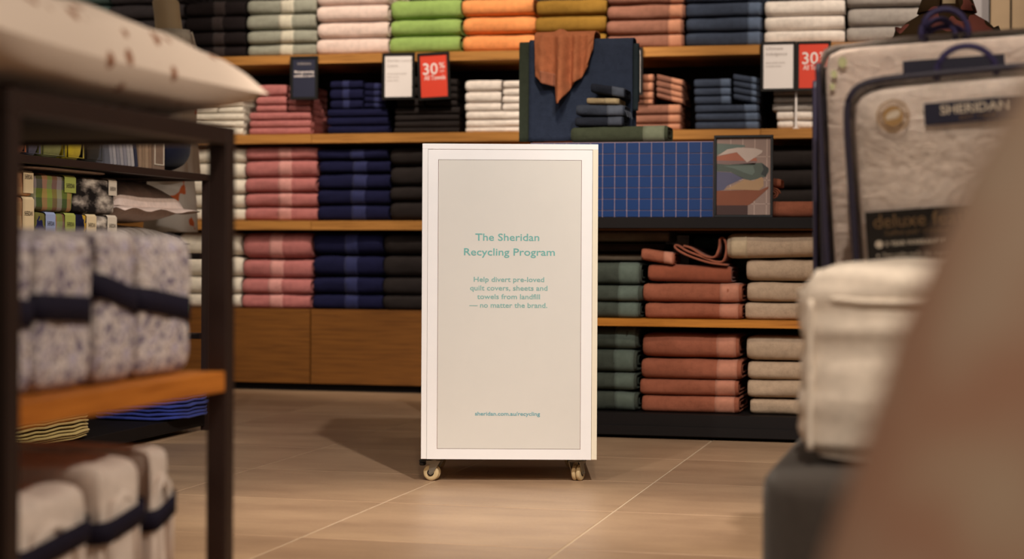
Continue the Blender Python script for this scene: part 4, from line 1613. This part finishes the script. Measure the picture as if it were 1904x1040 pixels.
M_skin = plain('cream_mannequin', 'C7B08C', .5, var=.02)
M_rob1 = print_mat('white_orange_floral', [(0, 'D9CCBC'), (.62, 'D9CCBC'), (.64, 'D0683A'), (.74, 'E0A080')], 9, 2)
M_rob2 = print_mat('brown_pink_vein_print', [(0, '8A5148'), (.40, '8A5148'), (.43, '3E2E1C'), (.75, '4A3822')], 7, 1.5)
mannequin('cream mannequin at left in a white robe with orange flowers', -1.335, 7.15, TH + math.pi / 2, M_skin, M_rob1, .13, .098, 1.628, weave('CFC3B2', .8), tilt=.12, zs=1.42)
mannequin('cream mannequin at right in a brown robe with pink veins', 1.47, 6.20, 0.1, M_skin, M_rob2, .172, .12, 1.66, M_rob2, zs=1.435)

# ------------------------------------------------------------------ right: upholstered bench, quilt and bagged quilts
M_upho = weave('453E39', .9, 500, .2)
OU0, OV0, OZ = -.272, 2.42, .35
ot = soft('upholstered_bench', .75, 1.05, OZ / 2, M_upho, None, (OU0 + .75, OV0 + 1.05, 0), p=26, n=16)
tag(ot, 'dark grey upholstered bench at lower right under the white quilt', 'bench')

M_quilt = weave('F0E2D2', .85)
qt = thing('folded_quilt', 'plump folded white quilt with piped edges on the grey bench', 'quilt', (.066, 2.72, OZ + .0006), rz=math.radians(-2))
soft('quilt_body', .295, .20, .143, M_quilt, qt, (0, 0, 0), p=8, n=28, amp=.012, fr=(4, 6, 26), seed=1.0)
def sq(a, p=6.5):
    q = (math.cos(a), math.sin(a)); s_q = (abs(q[0]) ** p + abs(q[1]) ** p) ** (1 / p)
    return q[0] / s_q, q[1] / s_q


pm = MB()
for zq in (.232,):
    pm.tube([(.290 * sq(2 * math.pi * i / 64, 8)[0], .195 * sq(2 * math.pi * i / 64, 8)[1], zq + .006 * math.sin(i * .7)) for i in range(64)], .005, 6, closed=True)
pm.build('piping', M_quilt, qt, smooth=True)
pv = MB()
pv.tube([(-.268, -.181, .02 + .011 * i) for i in range(20)], .005, 6)
pv.build('corner_seam', M_quilt, qt, smooth=True)


def plastic_mat():
    m, nt, b = nodes_of('clear_plastic')
    out = nt.nodes['Material Output']
    tr = N(nt, 'ShaderNodeBsdfTransparent')
    gl = N(nt, 'ShaderNodeBsdfGlossy')
    gl.inputs['Roughness'].default_value = .06
    fr_ = N(nt, 'ShaderNodeFresnel')
    fr_.inputs[0].default_value = 1.5
    v = coords(nt)
    n = noise_n(nt, v, 48, 5, .7)
    bn = N(nt, 'ShaderNodeBump')
    bn.inputs['Strength'].default_value = .3
    bn.inputs['Distance'].default_value = .02
    nt.links.new(n.outputs[0], bn.inputs['Height'])
    nt.links.new(bn.outputs[0], gl.inputs['Normal'])
    nt.links.new(bn.outputs[0], fr_.inputs['Normal'])
    mx = N(nt, 'ShaderNodeMixShader')
    nt.links.new(fr_.outputs[0], mx.inputs[0])
    nt.links.new(tr.outputs[0], mx.inputs[1])
    nt.links.new(gl.outputs[0], mx.inputs[2])
    nt.links.new(mx.outputs[0], out.inputs['Surface'])
    return m


M_plas = plastic_mat()
M_fill = weave('F6E6DA', .9)
M_trim = plain('dark_navy_piping', '221C30', .5)
M_hand = plain('navy_cord', '2A2150', .6)
M_band = plain('navy_label_band', '1B1B30', .35)
M_gold = plain('gold_stamp_ink', '9C7848', .5)
M_info = plain('dark_info_panel', '17120F', .25)
M_gold_ink = plain('gold_lettering', '6A4E2A', .5)
M_pale_ink = plain('pale_lettering', 'C8B9A6', .5)


def sqc(t, p):
    a = (t * 4) % 4
    sd, f = int(a), (a % 1) * 2 - 1
    f = math.copysign(abs(f) ** .6, f)
    q = [(f, -1), (1, f), (-f, 1), (-1, -f)][sd]
    m_ = (abs(q[0]) ** p + abs(q[1]) ** p) ** (1 / p)
    return q[0] / m_, q[1] / m_


def bag(label, x_left, v, ztop, w, d, tilt, handles, fillm, pp=22, full=False):
    h = ztop - OZ
    u0 = onv(x_left, 200, v)[0] - h * math.sin(tilt)
    t = thing('bedding_bag', label, 'bedding bag', (u0, v, OZ + .004), rot=(0, tilt, 0), group='clear bedding bags')
    soft('quilt_filling', w / 2 - .012, d / 2 - .008, h / 2 - .012, fillm, t, (w / 2, d / 2, .012), p=pp, n=18, amp=.0018, fr=(4, 4, 4), seed=x_left)
    soft('plastic_cover', w / 2, d / 2, h / 2, M_plas, t, (w / 2, d / 2, 0), p=pp, n=18, amp=.004, fr=(18, 8, 18), seed=2 + x_left)
    for yy_ in (.006, d - .006):
        tm_ = MB()
        pts = []
        for i in range(96):
            q = sqc(i / 96, pp)
            pts.append((w / 2 + (w / 2 - .001) * q[0], yy_, h / 2 + (h / 2 - .001) * q[1]))
        if full:
            tm_.tube(pts, .0062, 6, closed=True)
        else:
            tm_.tube(pts[74:96] + pts[:1], .0055, 6)
        tm_.build('piping', M_trim, t, smooth=True)
    for (xa, xb, ap, yo) in handles:
        hm = MB()
        pts = []
        for i in range(17):
            a = math.pi * i / 16
            pts.append(((xa + xb) / 2 - (xb - xa) / 2 * math.cos(a), yo, h - .008 + ap * math.sin(a) ** .8))
        hm.tube(pts, .0055, 8)
        hm.build('handle', M_hand, t, smooth=True)
    return t, h


b1, h1 = bag('front clear bedding bag with gold round stamp and dark information panel', 1567, 3.05, .925, .62, .13, -.075, [(.150, .245, .052, .045)], M_fill, 13, True)
k1 = 3.0 / F
def b1xy(px, py):
    dx_, dz_ = (px - 1577) * k1, (152 - py) * k1
    ca, sa = math.cos(.075), math.sin(.075)
    return dx_ * ca + dz_ * sa, h1 + (-dx_ * sa + dz_ * ca)


lx, lz = b1xy(1724, 196)
boxpart('label_band', lx, lx + .29, -.0035, -.001, lz - .036, lz, M_band, b1, .0005)
text('lettering', 'SHERIDAN', .0205, M_pale_ink, b1, (lx + .025, -.0042, lz - .020), UPR, 'LEFT', .0003, .107)
text('lettering', 'EST 1967', .010, M_gold_ink, b1, (lx + .055, -.0042, lz - .031), UPR, 'LEFT', 0, .055)
gx_, gz_ = b1xy(1669, 218)
sm_ = MB()
def ringp(r0, r1, y, n=40):
    P = [[(gx_ + r * math.cos(2 * math.pi * i / n), y, gz_ + r * math.sin(2 * math.pi * i / n)) for r in (r0, r1)] for i in range(n)]
    sm_.grid(P, close_u=True)
ringp(.0235, .0262, -.0030)
ringp(.0001, .0175, -.0030)
so = sm_.build('gold_stamp', M_gold, b1)
smo = so.modifiers.new('thick', 'SOLIDIFY'); smo.thickness = .0006
fe = MB()
pts = [(-.0125, -.006), (-.010, .002), (-.003, .007), (.006, .009), (.012, .008), (.0115, .002), (.006, -.0035), (-.003, -.005)]
fe.quad(*[(gx_ + a, -.0040, gz_ + b_) for a, b_ in pts])
fe.build('feather_emblem', M_pale_ink, b1)
for i, ch in enumerate('NATURAL FEATHER FILL '):
    an = math.radians(200 - i * 17)
    if ch != ' ':
        text('lettering', ch, .0062, M_gold, b1, (gx_ + .0200 * math.cos(an), -.0038, gz_ + .0200 * math.sin(an)), (math.pi / 2, -(an - math.pi / 2), 0), 'CENTER')
ix, iz = b1xy(1618, 396)
boxpart('info_panel', ix, ix + .30, -.0035, -.001, max(iz - .20, .03), iz, M_info, b1, .0005)
text('lettering', 'deluxe feather', .032, M_gold_ink, b1, (ix + .012, -.0042, iz - .028), UPR, 'LEFT', 0, .185)
text('lettering', '2 pillow pack \u2022 2 medium', .010, M_gold_ink, b1, (ix + .03, -.0042, iz - .040), UPR, 'LEFT', 0)
text('lettering', '5 YEAR WARRANTY*', .010, M_pale_ink, b1, (ix + .030, -.0042, iz - .058), UPR, 'LEFT', .0002)
text('lettering', 'Two quilts easily clip together to combine\nabove, providing three levels of warmth', .0092, M_pale_ink, b1, (ix + .024, -.0042, iz - .076), UPR, 'LEFT', 0)
text('lettering', 'Boxed construction keeps the fill even', .0092, M_pale_ink, b1, (ix + .024, -.0042, iz - .097), UPR, 'LEFT', 0)
dm = MB()
for cx_, cz_, r_ in ((.020, -.0545, .0062), (.017, -.073, .002), (.017, -.094, .002)):
    dm.lathe([(r_, -.0044), (r_, -.0036)], (ix + cx_, 0, iz + cz_), 'Y', 20)
dm.build('bullet_print', M_pale_ink, b1, fix=True)

b2, h2 = bag('tall clear bedding bag behind the front one with two cord handles', 1516, 3.33, 1.022, .74, .12, -.055, [(.185, .268, .052, .02), (.190, .245, .038, .05), (.192, .262, .026, .06)], weave('F4E2D6', .9))
k2 = 3.28 / F
lx = (1688 - 1531) * k2
boxpart('label_band', lx, lx + .175, -.0035, -.001, h2 - .072, h2 - .046, M_band, b2, .0005)
lf = MB()
for cx_, cz_, r_ in ((.030, h2 - .060, .006), (.046, h2 - .040, .008), (.026, h2 - .082, .005)):
    lf.quad(*[(cx_ + r_ * math.cos(a) * 1.0, -.0032, cz_ + r_ * 1.3 * math.sin(a)) for a in [i * math.pi / 4 for i in range(8)]])
lf.build('leaf_print', plain('leaf_green_ink', 'A3A277', .6), b2)
b3, h3 = bag('dark bedding bag edge standing behind the tall clear bag', 1522, 3.50, .99, .74, .10, -.03, [], weave('3A3230', .9))
b4, h4 = bag('rearmost bedding bag, only its dark brown left edge showing', 1513, 3.66, 1.02, .74, .10, -.01, [], weave('54463A', .9))

# ------------------------------------------------------------------ nearest right: draped quilt, far out of focus
M_drape = print_mat('beige_pink_soft_print', [(0, 'B49C8C'), (.40, 'CBB29C'), (.58, 'BC9078'), (.75, 'CDB59C')], 7, 2, interp='LINEAR')
du, dv = WP(.44, .80)
dr = MB()
rows = []
for z_, r_ in ((0, .42), (.12, .395), (.25, .365), (.38, .335), (.50, .300), (.60, .268), (.68, .232), (.76, .185), (.84, .125), (.89, .06), (.90, .01)):
    row = []
    for j in range(72):
        a = 2 * math.pi * j / 72
        f = 1 + (.045 * math.sin(a * 9 + 1) + .025 * math.sin(a * 5 + 2 + z_ * 3)) * (1 - z_ / .95)
        row.append((r_ * f * math.cos(a), r_ * f * math.sin(a), z_ + .004))
    rows.append(row)
dr.grid(rows, close_v=True)
do = dr.build('draped_quilt', M_drape, None, (du, dv, 0), smooth=True, fix=True)
sm = do.modifiers.new('thick', 'SOLIDIFY'); sm.thickness = .012; sm.offset = -1
tag(do, 'beige quilt with faint pink print, draped, nearest and most blurred at right', 'quilt')
